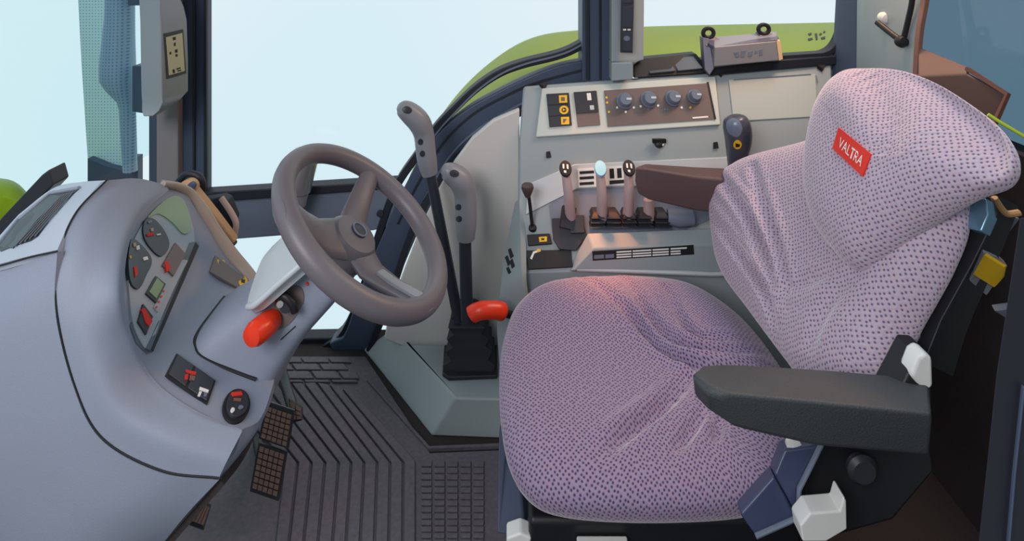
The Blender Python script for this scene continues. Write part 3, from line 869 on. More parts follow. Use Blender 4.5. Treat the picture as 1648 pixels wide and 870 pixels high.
wheel = thing('steering_wheel', 'dark grey three spoke steering wheel', 'steering wheel', WC)
RM, RT = 0.1835, 0.0205
obj('rim', tube([wheel_pt(RM * math.cos(a), RM * math.sin(a)) for a in [2 * math.pi * k / 96 for k in range(96)]], RT, 18, closed=True), M_WHEEL, wheel)
hubz = -0.048
obj('hub', lathe([(0.052, -0.02), (0.056, 0.0), (0.054, 0.018), (0.044, 0.03), (0.02, 0.034), (0.002, 0.034)], wheel_pt(0, 0, hubz - 0.005), WN, 32), M_WHEEL, wheel)
emb = obj('emblem', lathe([(0.017, 0), (0.017, 0.003), (0.012, 0.004), (0.002, 0.004)], wheel_pt(0.004, 0.0, hubz + 0.0285), WN, 20), M_CHAR, wheel, label='small round badge')
obj('badge_ring', tube([wheel_pt(0.004 + 0.0155 * math.cos(a), 0.0155 * math.sin(a), hubz + 0.0325) for a in [2 * math.pi * k / 24 for k in range(24)]], 0.0018, 8, closed=True), M_RAIL, emb)
def spoke(deg, w0, w1, thick):
    a = math.radians(deg)
    d = WY * math.cos(a) + WW * math.sin(a)
    s = WY * -math.sin(a) + WW * math.cos(a)
    secs = []
    for r, w, n in ((0.02, w0 * 1.15, hubz + 0.008), (0.07, w0, hubz + 0.006), (0.115, (w0 + w1) / 2, -0.026), (0.165, w1, -0.004), (0.20, w1 * 1.1, 0.0)):
        c = WC + d * r + WN * n
        secs.append([c + s * (w * math.cos(t)) + WN * (thick * math.sin(t)) for t in [2 * math.pi * k / 20 for k in range(20)]])
    return loft(secs)
for deg, w0, w1 in ((-14, 0.030, 0.022), (117, 0.034, 0.022), (226, 0.042, 0.030)):
    obj('spoke', spoke(deg, w0, w1, 0.014), M_WHEEL, wheel)
a = math.radians(117)
sd, ss = WY * math.cos(a) + WW * math.sin(a), WY * -math.sin(a) + WW * math.cos(a)
obj('spoke_trim', strip(spline([WC + sd * 0.085 + ss * .008 + WN * -0.024, WC + sd * 0.115 + ss * .008 + WN * -0.013, WC + sd * 0.145 + ss * .008 + WN * 0.001, WC + sd * 0.172 + ss * .006 + WN * 0.013], 12), 0.011, 0.004, WN), M_GRIP, wheel, bevel=0.002, label='light grey spoke insert')

# ================================================================== driver's seat
def pillow(outline, nrm, hf, hb, n=300, rings=84, p=4.0, q=2.0, center=None, folds=(), dish=0.0, extra=None):
    """upholstered pad: smooth outline inflated to the front (hf) and back (hb); folds = (points, depth, width)"""
    o = closed_spline(outline, n)
    c = sum(o, Vector()) / n if center is None else Vector(center)
    nrm = Vector(nrm).normalized()
    e1 = Vector((0, 1, 0))
    e1 = (e1 - nrm * e1.dot(nrm)).normalized()
    e2 = nrm.cross(e1)
    segs = []
    for pts, dep, wid in folds:
        pts = spline(pts, 14)
        L = len(pts) - 1
        segs.append(([(pts[i], pts[i + 1], math.sin(math.pi * min(1, max(0.12, (i + .5) / L)))) for i in range(L)], dep, wid))
    def fold(pos):
        d = 0.0
        for ss, dep, wid in segs:
            best, f = 9, 0
            for a, b, k in ss:
                ab = b - a
                t = max(0, min(1, (pos - a).dot(ab) / ab.length_squared))
                dd = (pos - a - ab * t)
                dd = (dd - nrm * dd.dot(nrm)).length
                if dd < best:
                    best, f = dd, k
            if best < wid * 3:
                x = best / wid
                d -= dep * f * math.exp(-x * x)
                d += dep * 0.3 * f * math.exp(-(x - 1.8) ** 2)
        return d
    V, UV, Fc = [], [], []
    rs = [math.sin(math.pi / 2 * k / rings) for k in range(1, rings + 1)]
    rsb = [math.sin(math.pi / 2 * k / 16) for k in range(15, 0, -1)]
    def height(r, h):
        return h * (1 - r ** p) ** (1 / q)
    top = c + nrm * (hf - dish + fold(c) + (extra(c) if extra else 0))
    V.append(top)
    UV.append((c.dot(e1), c.dot(e2)))
    prev = [top] * n
    ln = [0.0] * n
    for r in rs:
        for j in range(n):
            base = c + (o[j] - c) * r
            h = height(r, hf) - dish * (1 - r * r)
            if segs:
                h += fold(base) * (1 - r ** 12)
            if extra:
                h += extra(base) * (1 - r ** 12)
            pnt = base + nrm * h
            ln[j] += (pnt - prev[j]).length
            prev[j] = pnt
            V.append(pnt)
            d = o[j] - c
            a = math.atan2(d.dot(e2), d.dot(e1))
            UV.append((c.dot(e1) + math.cos(a) * ln[j], c.dot(e2) + math.sin(a) * ln[j]))
    for r in rsb:
        for j in range(n):
            base = c + (o[j] - c) * r
            pnt = base - nrm * height(r, hb)
            ln[j] += (pnt - prev[j]).length
            prev[j] = pnt
            V.append(pnt)
            d = o[j] - c
            a = math.atan2(d.dot(e2), d.dot(e1))
            UV.append((c.dot(e1) + math.cos(a) * ln[j], c.dot(e2) + math.sin(a) * ln[j]))
    V.append(c - nrm * hb)
    UV.append((0, 0))
    m = len(rs) + len(rsb)
    for j in range(n):
        k = (j + 1) % n
        Fc.append([0, 1 + j, 1 + k])
        for i in range(m - 1):
            Fc.append([1 + i * n + j, 1 + (i + 1) * n + j, 1 + (i + 1) * n + k, 1 + i * n + k])
        Fc.append([1 + (m - 1) * n + j, len(V) - 1, 1 + (m - 1) * n + k])
    # outward winding
    if newell([V[i] for i in Fc[0]]).dot(nrm) < 0:
        Fc = [f[::-1] for f in Fc]
    return (V, Fc), UV

seat = thing('driver_seat', 'lilac fabric driver seat with black armrests and a red tag on its backrest', 'seat', (0.25, 1.22, 0.0))
ZC = 0.425
def C2(px, py):
    return G(px, py, 0.47)
cush_out = [(-.028, 1.25), (-.018, 1.09), (.016, .995), (.09, .958), (.28, .950), (.45, .968), (.53, 1.03), (.590, 1.14), (.605, 1.27), (.580, 1.42), (.50, 1.535), (.38, 1.570), (.22, 1.570), (.09, 1.545), (.012, 1.465), (-.018, 1.36)]
folds = [([C2(940, 448), C2(1010, 500), C2(1080, 560), C2(1160, 588), C2(1240, 588)], .024, .013),
         ([C2(1005, 452), C2(1040, 500), C2(1090, 545), C2(1160, 560), C2(1230, 562)], .022, .012),
         ([C2(1072, 470), C2(1098, 515), C2(1130, 540), C2(1200, 548)], .019, .011),
         ([C2(1120, 590), C2(1070, 640), C2(1010, 690), C2(970, 730)], .024, .015),
         ([C2(1150, 640), C2(1110, 690), C2(1080, 730)], .016, .012),
         ([C2(1160, 650), C2(1155, 690), C2(1150, 710)], .015, .011)]
def saddle(p):
    x = (p.x - .27) / .2
    y = (p.y - 1.24) / .2
    return -0.030 * math.exp(-(x * x + y * y)) + 0.012 * max(0, min(1, (p.y - 1.3) / .2))
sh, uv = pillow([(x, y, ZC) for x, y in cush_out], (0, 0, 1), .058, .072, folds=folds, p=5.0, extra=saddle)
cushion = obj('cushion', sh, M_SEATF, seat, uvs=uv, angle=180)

S_DIR = Vector((.48, 0, .877))
NF = Vector((-.877, 0, .48))
B0 = Vector((.53, 1.2, .45))
def BP(px, py, off=0.0):
    return on_plane(px, py, B0 + NF * off, NF)
low = [(1300, 232), (1214, 266), (1172, 318), (1164, 392), (1172, 446), (1212, 505), (1272, 585), (1318, 640), (1392, 660), (1440, 620), (1470, 540), (1530, 430), (1556, 350), (1540, 270), (1420, 200)]
bf = [([BP(1196, 300), BP(1232, 350), BP(1262, 420), BP(1282, 500)], .028, .014),
      ([BP(1184, 368), BP(1222, 420), BP(1258, 480), BP(1276, 560)], .024, .013),
      ([BP(1250, 290), BP(1268, 360), BP(1290, 440), BP(1300, 510)], .024, .014),
      ([BP(1290, 480), BP(1340, 470), BP(1400, 455)], .007, .014),
      ([BP(1420, 460), BP(1370, 520), BP(1330, 600)], .010, .02)]
def wings(p):
    y = abs(p.y - 1.22) / .25
    return 0.03 * y * y - 0.012
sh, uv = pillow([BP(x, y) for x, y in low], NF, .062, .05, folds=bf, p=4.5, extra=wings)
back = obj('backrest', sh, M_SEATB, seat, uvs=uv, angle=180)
upo = [(1360, 120), (1402, 112), (1452, 115), (1504, 133), (1562, 168), (1610, 208), (1634, 254), (1622, 292), (1564, 316), (1488, 362), (1420, 416), (1386, 436), (1352, 412), (1312, 350), (1304, 262), (1322, 172)]
U0 = 0.06
RIDGE = (BP(1372, 104, U0), BP(1540, 300, U0))
if (BP(1600, 200, U0) - RIDGE[0]).cross((RIDGE[1] - RIDGE[0]).normalized()).dot(NF) < 0:
    RIDGE = RIDGE[::-1]
def crown(p):
    a, b = RIDGE
    d = (p - a).cross((b - a).normalized()).dot(NF)
    return -0.55 * 0.018 * math.log1p(math.exp(d / 0.018))
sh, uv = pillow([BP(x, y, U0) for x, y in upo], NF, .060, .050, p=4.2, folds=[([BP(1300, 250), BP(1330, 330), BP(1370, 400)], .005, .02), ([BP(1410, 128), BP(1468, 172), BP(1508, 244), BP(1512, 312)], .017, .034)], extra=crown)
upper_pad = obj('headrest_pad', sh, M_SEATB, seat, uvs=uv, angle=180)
au = Aim(upper_pad)
# the red woven tag with its white lettering
tq = [(1352, 206), (1404, 249), (1390, 285), (1342, 240)]
tagp = obj('woven_tag', au.relief([tq[0], (1378, 227.5), tq[1], (1397, 267), tq[2], (1366, 262.5), tq[3], (1347, 223)], 0.004, 0.002), M_REDTAG, seat, label='small red woven tag with white lettering')
def tagpt(u, v):
    a = Vector((tq[3][0], tq[3][1], 0)).lerp(Vector((tq[2][0], tq[2][1], 0)), u)
    b = Vector((tq[0][0], tq[0][1], 0)).lerp(Vector((tq[1][0], tq[1][1], 0)), u)
    q = a.lerp(b, v)
    return au(q.x, q.y, 0.0048)
tv, tf = words('VALTRA', (0, 0, 0), (1, 0, 0), (0, 1, 0))
obj('lettering', ([tagpt(.14 + .74 * v.x, .27 + .44 * v.y) for v in tv], tf), M_WPRINT, tagp, label='white tag lettering')

# shell and base
shell = [(1560, 318), (1604, 318), (1612, 345), (1570, 430), (1520, 520), (1496, 580), (1478, 640), (1420, 660), (1440, 600), (1464, 545), (1530, 430), (1552, 370)]
obj('back_shell', prism([BP(x, y, -.02) for x, y in shell], NF * -0.06 + Vector((0, .40, 0))), M_BLACK, seat, bevel=0.01)
obj('shell_cap', prism([BP(x, y, -.005) for x, y in [(1557, 320), (1586, 318), (1590, 345), (1578, 372), (1554, 366)]], NF * -0.02), material('blue_steel_light', (120, 158, 182), 0.25, metal=0.6), seat, bevel=0.003, label='shiny blue grey back bracket')
ash = Aim(bpy.data.objects['back_shell'])
for p in ([(1458, 530), (1464, 531), (1462, 536), (1457, 535)], [(1460, 540), (1470, 538), (1471, 544), (1461, 546)], [(1472, 540), (1478, 536), (1482, 540), (1476, 552)], [(1464, 548), (1474, 549), (1472, 554), (1466, 553)],
      [(1490, 466), (1508, 462), (1516, 464), (1500, 474)], [(1508, 452), (1516, 446), (1517, 452), (1511, 458)]):
    obj('shell_print', ash.relief(p, .001, .001), M_RAIL, seat, label='small pale print on the seat shell')
obj('base', [(box((.03, 1.0, .17), (.52, 1.50, .36)), M_BLACK), (box((.06, 1.04, .0), (.48, 1.46, .17)), M_BLACK)], parent=seat, bevel=0.01)
obj('slide_rail', tube([(.03, .985, .30), (.50, .985, .30)], .008, 10), M_BLUEMET, seat)
obj('plate_label', box((.115, .978, .21), (.205, .998, .335)), M_WHITE, seat, bevel=.003, label='white plate on the front of the seat base')
obj('side_skirt', prism([P(803, 690, 1.12), P(818, 650, 1.2), P(836, 760, 1.1), P(845, 866, 1.02), P(800, 860, 1.06)], (0.01, .05, 0)), M_NAVY, seat, bevel=.006)
obj('skirt_clip', prism([P(815, 866, 1.0), P(838, 858, 1.0), P(856, 866, 1.0), P(850, 890, 1.0), P(815, 890, 1.0)], (0, .03, 0)), M_WHITE, seat, bevel=.004)
obj('recline_bracket', [(prism([P(1190, 826, .90), P(1246, 764, .905), P(1284, 832, .895), P(1216, 863, .885)], (0.005, .03, -.01)), M_BLUEMET),
                        (prism([P(1246, 764, .905), P(1262, 722, .92), P(1322, 714, .91), P(1284, 786, .90), P(1284, 832, .895)], (0.005, .03, -.01)), M_BLUEMET)], parent=seat, bevel=.005)
obj('bracket_edge', tube([P(1216, 862, .885), P(1284, 832, .893), P(1286, 786, .897), P(1322, 714, .908)], .004, 8), M_RAIL, seat)
obj('side_mount', prism([P(1296, 700, .94), P(1500, 700, .90), P(1508, 760, .9), P(1440, 840, .9), P(1300, 880, .9), P(1290, 800, .92)], (0, .06, 0)), M_BLACK, seat, bevel=.01)
obj('adjuster_dial', lathe([(.022, 0), (.024, .008), (.018, .014), (.004, .014)], P(1383, 748, .899), (0, -1, 0)), M_CHAR, seat)
obj('pivot_cap', lathe([(.012, 0), (.012, .01), (.003, .012)], P(1276, 713, .93), (-.2, -1, .2)), M_WHITE, seat)
obj('white_lever', prism([P(1288, 846, .86), P(1304, 826, .86), P(1352, 822, .86), P(1358, 800, .86), (P(1363, 804, .86)), P(1364, 852, .86), P(1330, 872, .86), P(1292, 872, .86)], (0, .03, 0)), M_WHITE, seat, bevel=.004, label='white plastic lever below the armrest')
obj('armrest_support', prism([P(1440, 640, .88), P(1476, 570, .90), P(1500, 572, .90), P(1502, 640, .88), P(1480, 720, .86), P(1440, 700, .86)], (0, .05, 0)), M_BLACK, seat, bevel=.005)
obj('armrest_cap', prism([P(1466, 606, .885), P(1478, 576, .885), P(1490, 568, .885), P(1502, 576, .885), P(1503, 622, .885), P(1490, 640, .885)], (0, .03, 0)), M_WHITE, seat, bevel=.006, label='white cap at the rear of the near armrest')

# near armrest: chamfered front end, flat top, deep side
def armbox(secs, name, label):
    return obj(name, loft(secs), M_ARM, seat, bevel=.008, seg=3, angle=30, label=label)
near = [
    [P(1113, 606, .83), P(1118, 598, .84), P(1128, 589, .90), P(1136, 600, .93), P(1126, 640, .90), P(1118, 634, .84)],
    [P(1136, 632, .80), P(1152, 622, .80), P(1164, 587, .91), P(1170, 600, .94), P(1164, 672, .92), P(1138, 656, .81)],
    [P(1160, 642, .79), P(1176, 632, .79), P(1200, 588, .91), P(1206, 604, .94), P(1200, 690, .92), P(1180, 684, .80)],
    [P(1310, 660, .79), P(1318, 646, .79), P(1330, 596, .91), P(1336, 612, .94), P(1330, 706, .92), P(1312, 716, .80)],
    [P(1498, 680, .79), P(1500, 664, .79), P(1494, 610, .91), P(1496, 622, .94), P(1490, 712, .92), P(1494, 732, .80)]]
armbox(near, 'armrest', 'near black armrest in front of the cushion')
fa = [
    [P(1020, 292, 1.565), P(1022, 268, 1.565), P(1034, 264, 1.625), P(1040, 272, 1.645), P(1040, 300, 1.645), P(1026, 312, 1.575)],
    [P(1040, 306, 1.555), P(1042, 270, 1.555), P(1050, 264, 1.625), P(1054, 270, 1.645), P(1054, 306, 1.645), P(1044, 322, 1.565)],
    [P(1120, 308, 1.555), P(1120, 284, 1.555), P(1122, 268, 1.625), P(1126, 276, 1.645), P(1126, 316, 1.645), P(1120, 340, 1.565)],
    [P(1230, 316, 1.555), P(1230, 294, 1.555), P(1230, 272, 1.625), P(1234, 280, 1.645), P(1234, 326, 1.645), P(1230, 352, 1.565)]]
obj('armrest', loft(fa), material('brown_black_padding', (92, 72, 72), .6, bump=.8, scale=420, vary=.2), seat, bevel=.008, seg=3, angle=30, label='far brownish black armrest in front of the console')

# belt and yellow marked strap beside the seat
belt = thing('seat_belt', 'black seat belt strap with yellow marked grey buckle beside the backrest', 'seat belt', P(1580, 520, 1.08))
obj('strap', strip(spline([P(1612, 318, 1.10), P(1590, 372, 1.09), P(1560, 440, 1.08), P(1530, 510, 1.08), P(1505, 590, 1.08)], 24), .028, .004, (-.3, -1, .4)), M_BLACK, belt)
obj('buckle', prism([P(1584, 406, 1.07), P(1604, 412, 1.07), P(1622, 428, 1.07), P(1588, 476, 1.07), P(1560, 452, 1.07)], (.01, .02, 0)), M_GRIP, belt, bevel=.002, label='grey buckle plate')
obj('yellow_label', prism([P(1584, 410, 1.062), P(1616, 430, 1.062), P(1612, 448, 1.062), P(1600, 462, 1.062), P(1566, 441, 1.062)], (.01, .006, 0)), M_YEL, belt, label='bright yellow label')
obj('bracket', [(prism([P(1592, 366, 1.12), P(1618, 346, 1.12), P(1642, 352, 1.12), P(1606, 398, 1.12)], (.01, .03, 0)), M_RAIL)], parent=belt, bevel=.002)
obj('bracket', [(prism([P(1600, 500, 1.14), P(1628, 496, 1.14), P(1628, 518, 1.14)], (.01, .02, 0)), M_RAIL)], parent=belt, bevel=.002)
obj('anchor', tube(spline([P(1600, 318, 1.05), P(1612, 336, 1.05), P(1622, 344, 1.05), P(1640, 342, 1.05)], 14), .006, 8), M_TAN, belt)

# ================================================================== side console
con = thing('side_console', 'long grey side console under the rear side window', 'console', (0.5, 1.7, 0.0))
XL, XR = 836, 1326
prof = [((842, 138, 1.86), (1340, 102, 1.88)), ((834, 226, 1.77), (1340, 196, 1.79)), ((834, 284, 1.74), (1340, 257, 1.76)), ((834, 320, 1.72), (1340, 287, 1.74)), ((834, 440, 1.605), (1340, 424, 1.615))]
Lp = [P(*a) for a, b in prof]
Rp = [P(*b) for a, b in prof]
Lp = Lp + [Vector((Lp[-1].x, Lp[-1].y, .1)), Vector((Lp[0].x, 1.86, .1)), Vector((Lp[0].x, 1.88, Lp[0].z - .01))]
Rp = Rp + [Vector((Rp[-1].x + .1, Rp[-1].y, .1)), Vector((Rp[0].x, 1.9, .1)), Vector((Rp[0].x, 1.91, Rp[0].z - .01))]
body = obj('body', loft([Lp, Rp]), M_CONS, con, bevel=.012, seg=3, angle=20)
ab = Aim(body)
def on(name, poly, m, parent, up, label=None, mode='plate', bev=0.0, down=.004):
    s = ab.plate(poly, up, down) if mode == 'plate' else ab.relief(poly, up, down)
    return obj(name, s, m, parent, bevel=bev, label=label)
fas = on('fascia', [(872, 143), (1150, 124), (1158, 202), (862, 222)], M_FASC, con, .012, bev=.004, label='pale raised fascia around the switches')
sp = on('rocker_panel', [(879, 153), (915, 151), (920, 203), (884, 206)], M_CHAR, fas, .015, bev=.001, label='dark panel with three yellow symbols')
afs = Aim(fas)
def onf(name, poly, m, parent, up, label=None):
    return obj(name, afs.plate(poly, up, .003), m, parent, label=label)
def frame_px(q, u, v):
    a = Vector(q[0]).lerp(Vector(q[1]), u)
    b = Vector(q[3]).lerp(Vector(q[2]), u)
    r = a.lerp(b, v)
    return (r.x, r.y)
qs = [(879, 153, 0), (915, 151, 0), (920, 203, 0), (884, 206, 0)]
for k in range(3):
    v0, v1 = k / 3 + .02, (k + 1) / 3 - .02
    r_ = onf('rocker', [frame_px(qs, .04, v0), frame_px(qs, .96, v0), frame_px(qs, .96, v1), frame_px(qs, .04, v1)], M_GAUGE if k % 2 else M_CHAR, fas, .006)
    vm = (v0 + v1) / 2
    c = frame_px(qs, .72, vm)
    if k == 1:
        obj('yellow_symbol', [(afs.plate(ell(c[0], c[1], 7.5, 0, 0, 7, 16), .0075, .001), M_YEL), (afs.plate(ell(c[0], c[1], 4, 0, 0, 3.8, 12), .0082, .001), M_INK), (afs.plate([(c[0] - 2, c[1] - 2), (c[0] + 3, c[1]), (c[0] - 2, c[1] + 2)], .0089, .001), M_YEL)], parent=r_)
    else:
        obj('yellow_symbol', [(afs.plate([(c[0] - 6.5, c[1] - 6), (c[0] + 6.5, c[1] - 6.5), (c[0] + 7, c[1] + 5.5), (c[0] - 6, c[1] + 6)], .0075, .001), M_YEL),
                              (afs.plate([(c[0] - 3, c[1] - 3), (c[0] + 3, c[1] - 3), (c[0] + (3 if k == 0 else -1), c[1] + 3), (c[0] - 3, c[1] + 3)], .0082, .001), M_BROWN)], parent=r_)
qp = [(923, 149, 0), (960, 146.5, 0), (966, 201, 0), (930, 204, 0)]
pp = onf('rocker_panel', [frame_px(qp, u, v) for u, v in ((0, 0), (1, 0), (1, 1), (0, 1))], M_BROWN, fas, .003, 'dark panel with two small white switches')
onf('rocker', [frame_px(qp, u, v) for u, v in ((.0, .0), (.97, .0), (.97, .62), (.0, .62))], M_CHAR, pp, .006)
onf('white_symbol', [frame_px(qp, u, v) for u, v in ((.55, .06), (.73, .06), (.73, .27), (.55, .27))], M_WPRINT, pp, .0072)
onf('white_symbol', [frame_px(qp, u, v) for u, v in ((.62, .42), (.80, .42), (.80, .55), (.62, .55))], M_LIGHT, pp, .0072)
qc = [(972, 146, 0), (1140, 134, 0), (1151, 192, 0), (978, 204, 0)]
cp = onf('climate_panel', [frame_px(qc, u, v) for u, v in ((0, 0), (1, 0), (1, 1), (0, 1))], M_BROWN, fas, .003, 'brown climate control panel with four knobs')
onf('panel_edge', [frame_px(qc, u, v) for u, v in ((.985, -.03), (1.0, -.03), (1.005, 1.0), (.99, 1.0))], M_INK, cp, .005)
acp = Aim(cp)
kn = acp.nrm(1060, 170)
for kx, ky, r in ((1005, 163, .027), (1044, 161, .027), (1083, 159, .026), (1117, 156, .023)):
    b = acp(kx, ky, 0)
    n = (kn + Vector((0, -.15, .1))).normalized()
    kb_ = obj('knob', lathe([(r, 0), (r, .008), (r * .82, .012), (r * .78, .026), (r * .66, .031), (.002, .031)], b, n, 24), material('dark_knob', (112, 122, 140), .22) if kx == 1005 else bpy.data.materials['dark_knob'], cp)
    u = n.orthogonal().normalized()
    obj('pointer', prism([b + n * .0312 + Vector((dx, 0, 0)) * r + n.cross(Vector((1, 0, 0))) * r * dz for dx, dz in ((.05, -.12), (.65, -.12), (.65, .12), (.05, .12))], n * .0015), M_LIGHT, kb_, label='pale pointer')
for x, y, m in ((993, 173, M_WPRINT), (1007, 180, M_WPRINT), (1020, 173, M_WPRINT), (1003, 152, M_WPRINT), (996, 156, M_WPRINT), (1036, 152, M_WPRINT), (1031, 171, M_WPRINT), (1059, 170, M_WPRINT), (1043, 176, M_RAIL), (976, 157, M_YEL), (977, 165, M_YEL), (980, 180, M_YEL), (1097, 173, M_WPRINT), (1111, 173, M_YEL), (1074, 176, M_RAIL), (1070, 176, M_RAIL)):
    obj('dial_mark', acp.plate(ell(x, y, 1.9, 0, 0, 1.9, 10), .0012, .001), m, cp)
lo = acp(1114, 191.5, .0012)
obj('panel_lettering', acp.plate([(1114, 188.5), (1139, 186.5), (1140, 189), (1115, 191)], .0012, .001), M_WPRINT, cp)
# storage lid to the right
lid = on('storage_lid', [(1172, 128), (1312, 119), (1316, 188), (1180, 196)], material('lid_plastic', (178, 187, 184), 0.5, bump=0.2, scale=600), con, .004, bev=.003, label='pale flat lid right of the climate panel')
obj('gap_line', [(tube([ab(*a, .006), ab(*b, .006)], .0014, 6), M_RAIL) for a, b in (((1180, 129), (1304, 120)), ((1312, 122), (1315, 134)))], parent=lid)
obj('corner_clip', [(prism([ab(x, y, .002) for x, y in q], (0, -.008, .012)), M_INK) for q in ([(868, 139), (880, 138), (876, 146)], [(1152, 118), (1164, 117), (1160, 125)], [(1314, 110), (1326, 109), (1322, 116)])], parent=con)
# upper right ledge of pale plastic under the joystick
on('pale_ledge', [(850, 296), (925, 264), (1182, 252), (1240, 256), (1240, 290), (1010, 300), (930, 303), (846, 346)], M_LIGHT, con, .004, mode='relief', bev=.002)
# screws and small knobs on the face
for x, y in ((883, 249), (1152, 234)):
    on('screw_clip', [(x - 4, y - 5), (x + 2, y - 6), (x + 4, y + 4), (x - 4, y + 5)], M_INK, con, .004)
kpos = ab(1060, 231, 0)
obj('lock_knob', [(lathe([(.014, 0), (.014, .012), (.009, .016), (.002, .016)], kpos, (0, -.8, .5), 16), M_BLACK), (box((kpos.x - .022, kpos.y - .014, kpos.z + .006), (kpos.x + .02, kpos.y - .004, kpos.z + .018)), M_BLACK),
                  (lathe([(.004, .016), (.004, .018), (.001, .018)], kpos + Vector((.008, 0, -.006)), (0, -.8, .5), 10), M_WPRINT)], parent=con, label='small black turn knob')
# lever recess and bellows
rec = obj('lever_recess', ab.relief([(884, 330), (905, 312), (935, 304), (1060, 300), (1140, 300), (1145, 352), (1095, 372), (945, 378), (925, 402), (898, 400), (888, 372)], .003, .004), M_RAIL, con)
on('symbol_plate', [(929, 272), (1016, 266), (1018, 296), (931, 301)], M_WPRINT, con, .008)
for k in range(3):
    on('symbol_row', [(932, 275 + k * 9), (955, 273.5 + k * 9), (955.5, 278 + k * 9), (932.5, 279.5 + k * 9)], M_INK, con, .0092)
for k in range(3):
    on('symbol_row', [(980 + k * 12, 271 - k * .7), (987 + k * 12, 270.5 - k * .7), (988 + k * 12, 286 - k * .7), (981 + k * 12, 286.5 - k * .7)], M_INK, con, .0092)
on('symbol_row', [(980, 290), (1016, 287.5), (1016.5, 293), (980.5, 296)], M_INK, con, .0092)
# black bellows row
bel = obj('lever_bellows', [(strip([ab(x, 352, .006), ab(x + 2, 352, .03)], .020, .030, (0, 1, 0)), M_GAIT) for x in (912,)] +
          [(loft([[ab(x, 356, .0) + Vector((dx * .022 * s, dy * .035 * s, h)) for dx, dy in ((-1, -1), (1, -1), (1, 1), (-1, 1))] for s, h in ((1.1, 0), (.8, .006), (1.0, .012), (.7, .018), (.9, .024), (.55, .034))]), M_GAIT) for x in (960, 985, 1010, 1035, 1062)], parent=con, label='row of black rubber bellows')
obj('blue_sleeve', tube([ab(1072, 350, .02), ab(1088, 352, .022), ab(1112, 352, .022)], [.022, .026, .022], 16), M_RAIL, con)
obj('recess_box', prism([ab(x, y, .004) for x, y in [(888, 352), (936, 350), (944, 380), (926, 404), (900, 402), (890, 386)]], ab.nrm(915, 380) * .010), M_GAIT, con, bevel=.002)
obj('recess_pocket', prism([ab(x, y, .016) for x, y in [(914, 348), (938, 347), (940, 376), (918, 377)]], ab.nrm(915, 380) * .008), M_CHAR, con, bevel=.002)
# raised front block with the long sticker
blk = obj('front_block', loft([[P(945, 374, 1.64), P(955, 400, 1.600), P(920, 436, 1.595), P(912, 436, 1.62)], [P(1146, 366, 1.65), P(1150, 393, 1.605), P(1150, 438, 1.60), P(1146, 436, 1.64)], [P(1310, 360, 1.66), P(1312, 385, 1.61), P(1312, 440, 1.605), P(1310, 440, 1.65)]]), M_CONS, con, bevel=.005, angle=25)
abk = Aim(blk)
stk = obj('sticker', abk.plate([(953, 404), (1116, 394), (1117, 409), (954, 419)], .001, .002), M_INK, con, label='long dark sticker with white lines')
obj('sticker_lines', [(abk.plate([(992 + dx, y0 - dx * .06), (992 + dx + w, y0 - (dx + w) * .06), (992 + dx + w, y0 + 2.2 - (dx + w) * .06), (992 + dx, y0 + 2.2 - dx * .06)], .0018, .001), M_WPRINT)
    for y0 in (404, 408.3, 412.3) for dx, w in ((0, 24), (26, 30), (58, 26), (87, 16 if y0 > 405 else 26))] + [(abk.plate([(956, 410), (972, 409), (972, 415), (956, 416)], .0018, .001), M_RAIL), (abk.plate([(974, 409), (988, 408), (988, 414), (974, 415)], .0018, .001), M_RAIL)], parent=stk)
# black rocker switches at the front left corner
w1 = on('rocker', [(848, 378), (884, 376), (888, 393), (850, 396)], M_INK, con, .010, bev=.002, label='small black rocker with yellow symbol')
w2 = on('rocker', [(846, 403), (918, 402), (922, 430), (850, 434)], M_INK, con, .008, bev=.002, label='wide black rocker switch')
obj('rocker_symbol', [(ab.plate([(867, 382), (880, 381), (880, 389), (868, 390)], .0112, .001), M_YEL), (ab.plate([(871, 384), (876, 384), (876, 387), (871, 387)], .012, .001), M_INK)], parent=w1)
obj('rocker_symbol', [(ab.plate([(853, 416), (858, 405), (869, 402), (870, 405), (860, 408), (856, 418)], .0092, .001), M_WPRINT), (ab.plate([(864, 401), (870, 401), (870, 405), (864, 406)], .0098, .001), M_YEL)], parent=w2)
obj('front_edge', tube([ab(928, 432, .0) + Vector((0, -.01, .005)), P(1145, 441, 1.598), P(1300, 436, 1.603)], .006, 8), M_LIGHT, con)
# narrow side panel with a black arrow symbol
spn = obj('side_panel', patch([[P(836, 320, 1.72), P(829, 325, 1.74)], [P(838, 395, 1.63), P(814, 400, 1.68)], [P(840, 445, 1.565), P(806, 460, 1.60)], [P(850, 500, 1.555), P(800, 520, 1.58)], [P(850, 560, 1.55), P(804, 590, 1.57)]], 24, 8, .02), M_CONS, con, angle=60)
asp = Aim(spn)
obj('arrow_symbol', [(asp.relief(p, .0015, .001), M_INK) for p in ([(818, 402), (822, 399), (827, 412), (822, 416)], [(813, 414), (817, 411), (822, 424), (818, 428)], [(821, 420), (825, 416), (829, 428), (824, 432)], [(815, 432), (819, 429), (823, 438), (819, 441)])], parent=spn)

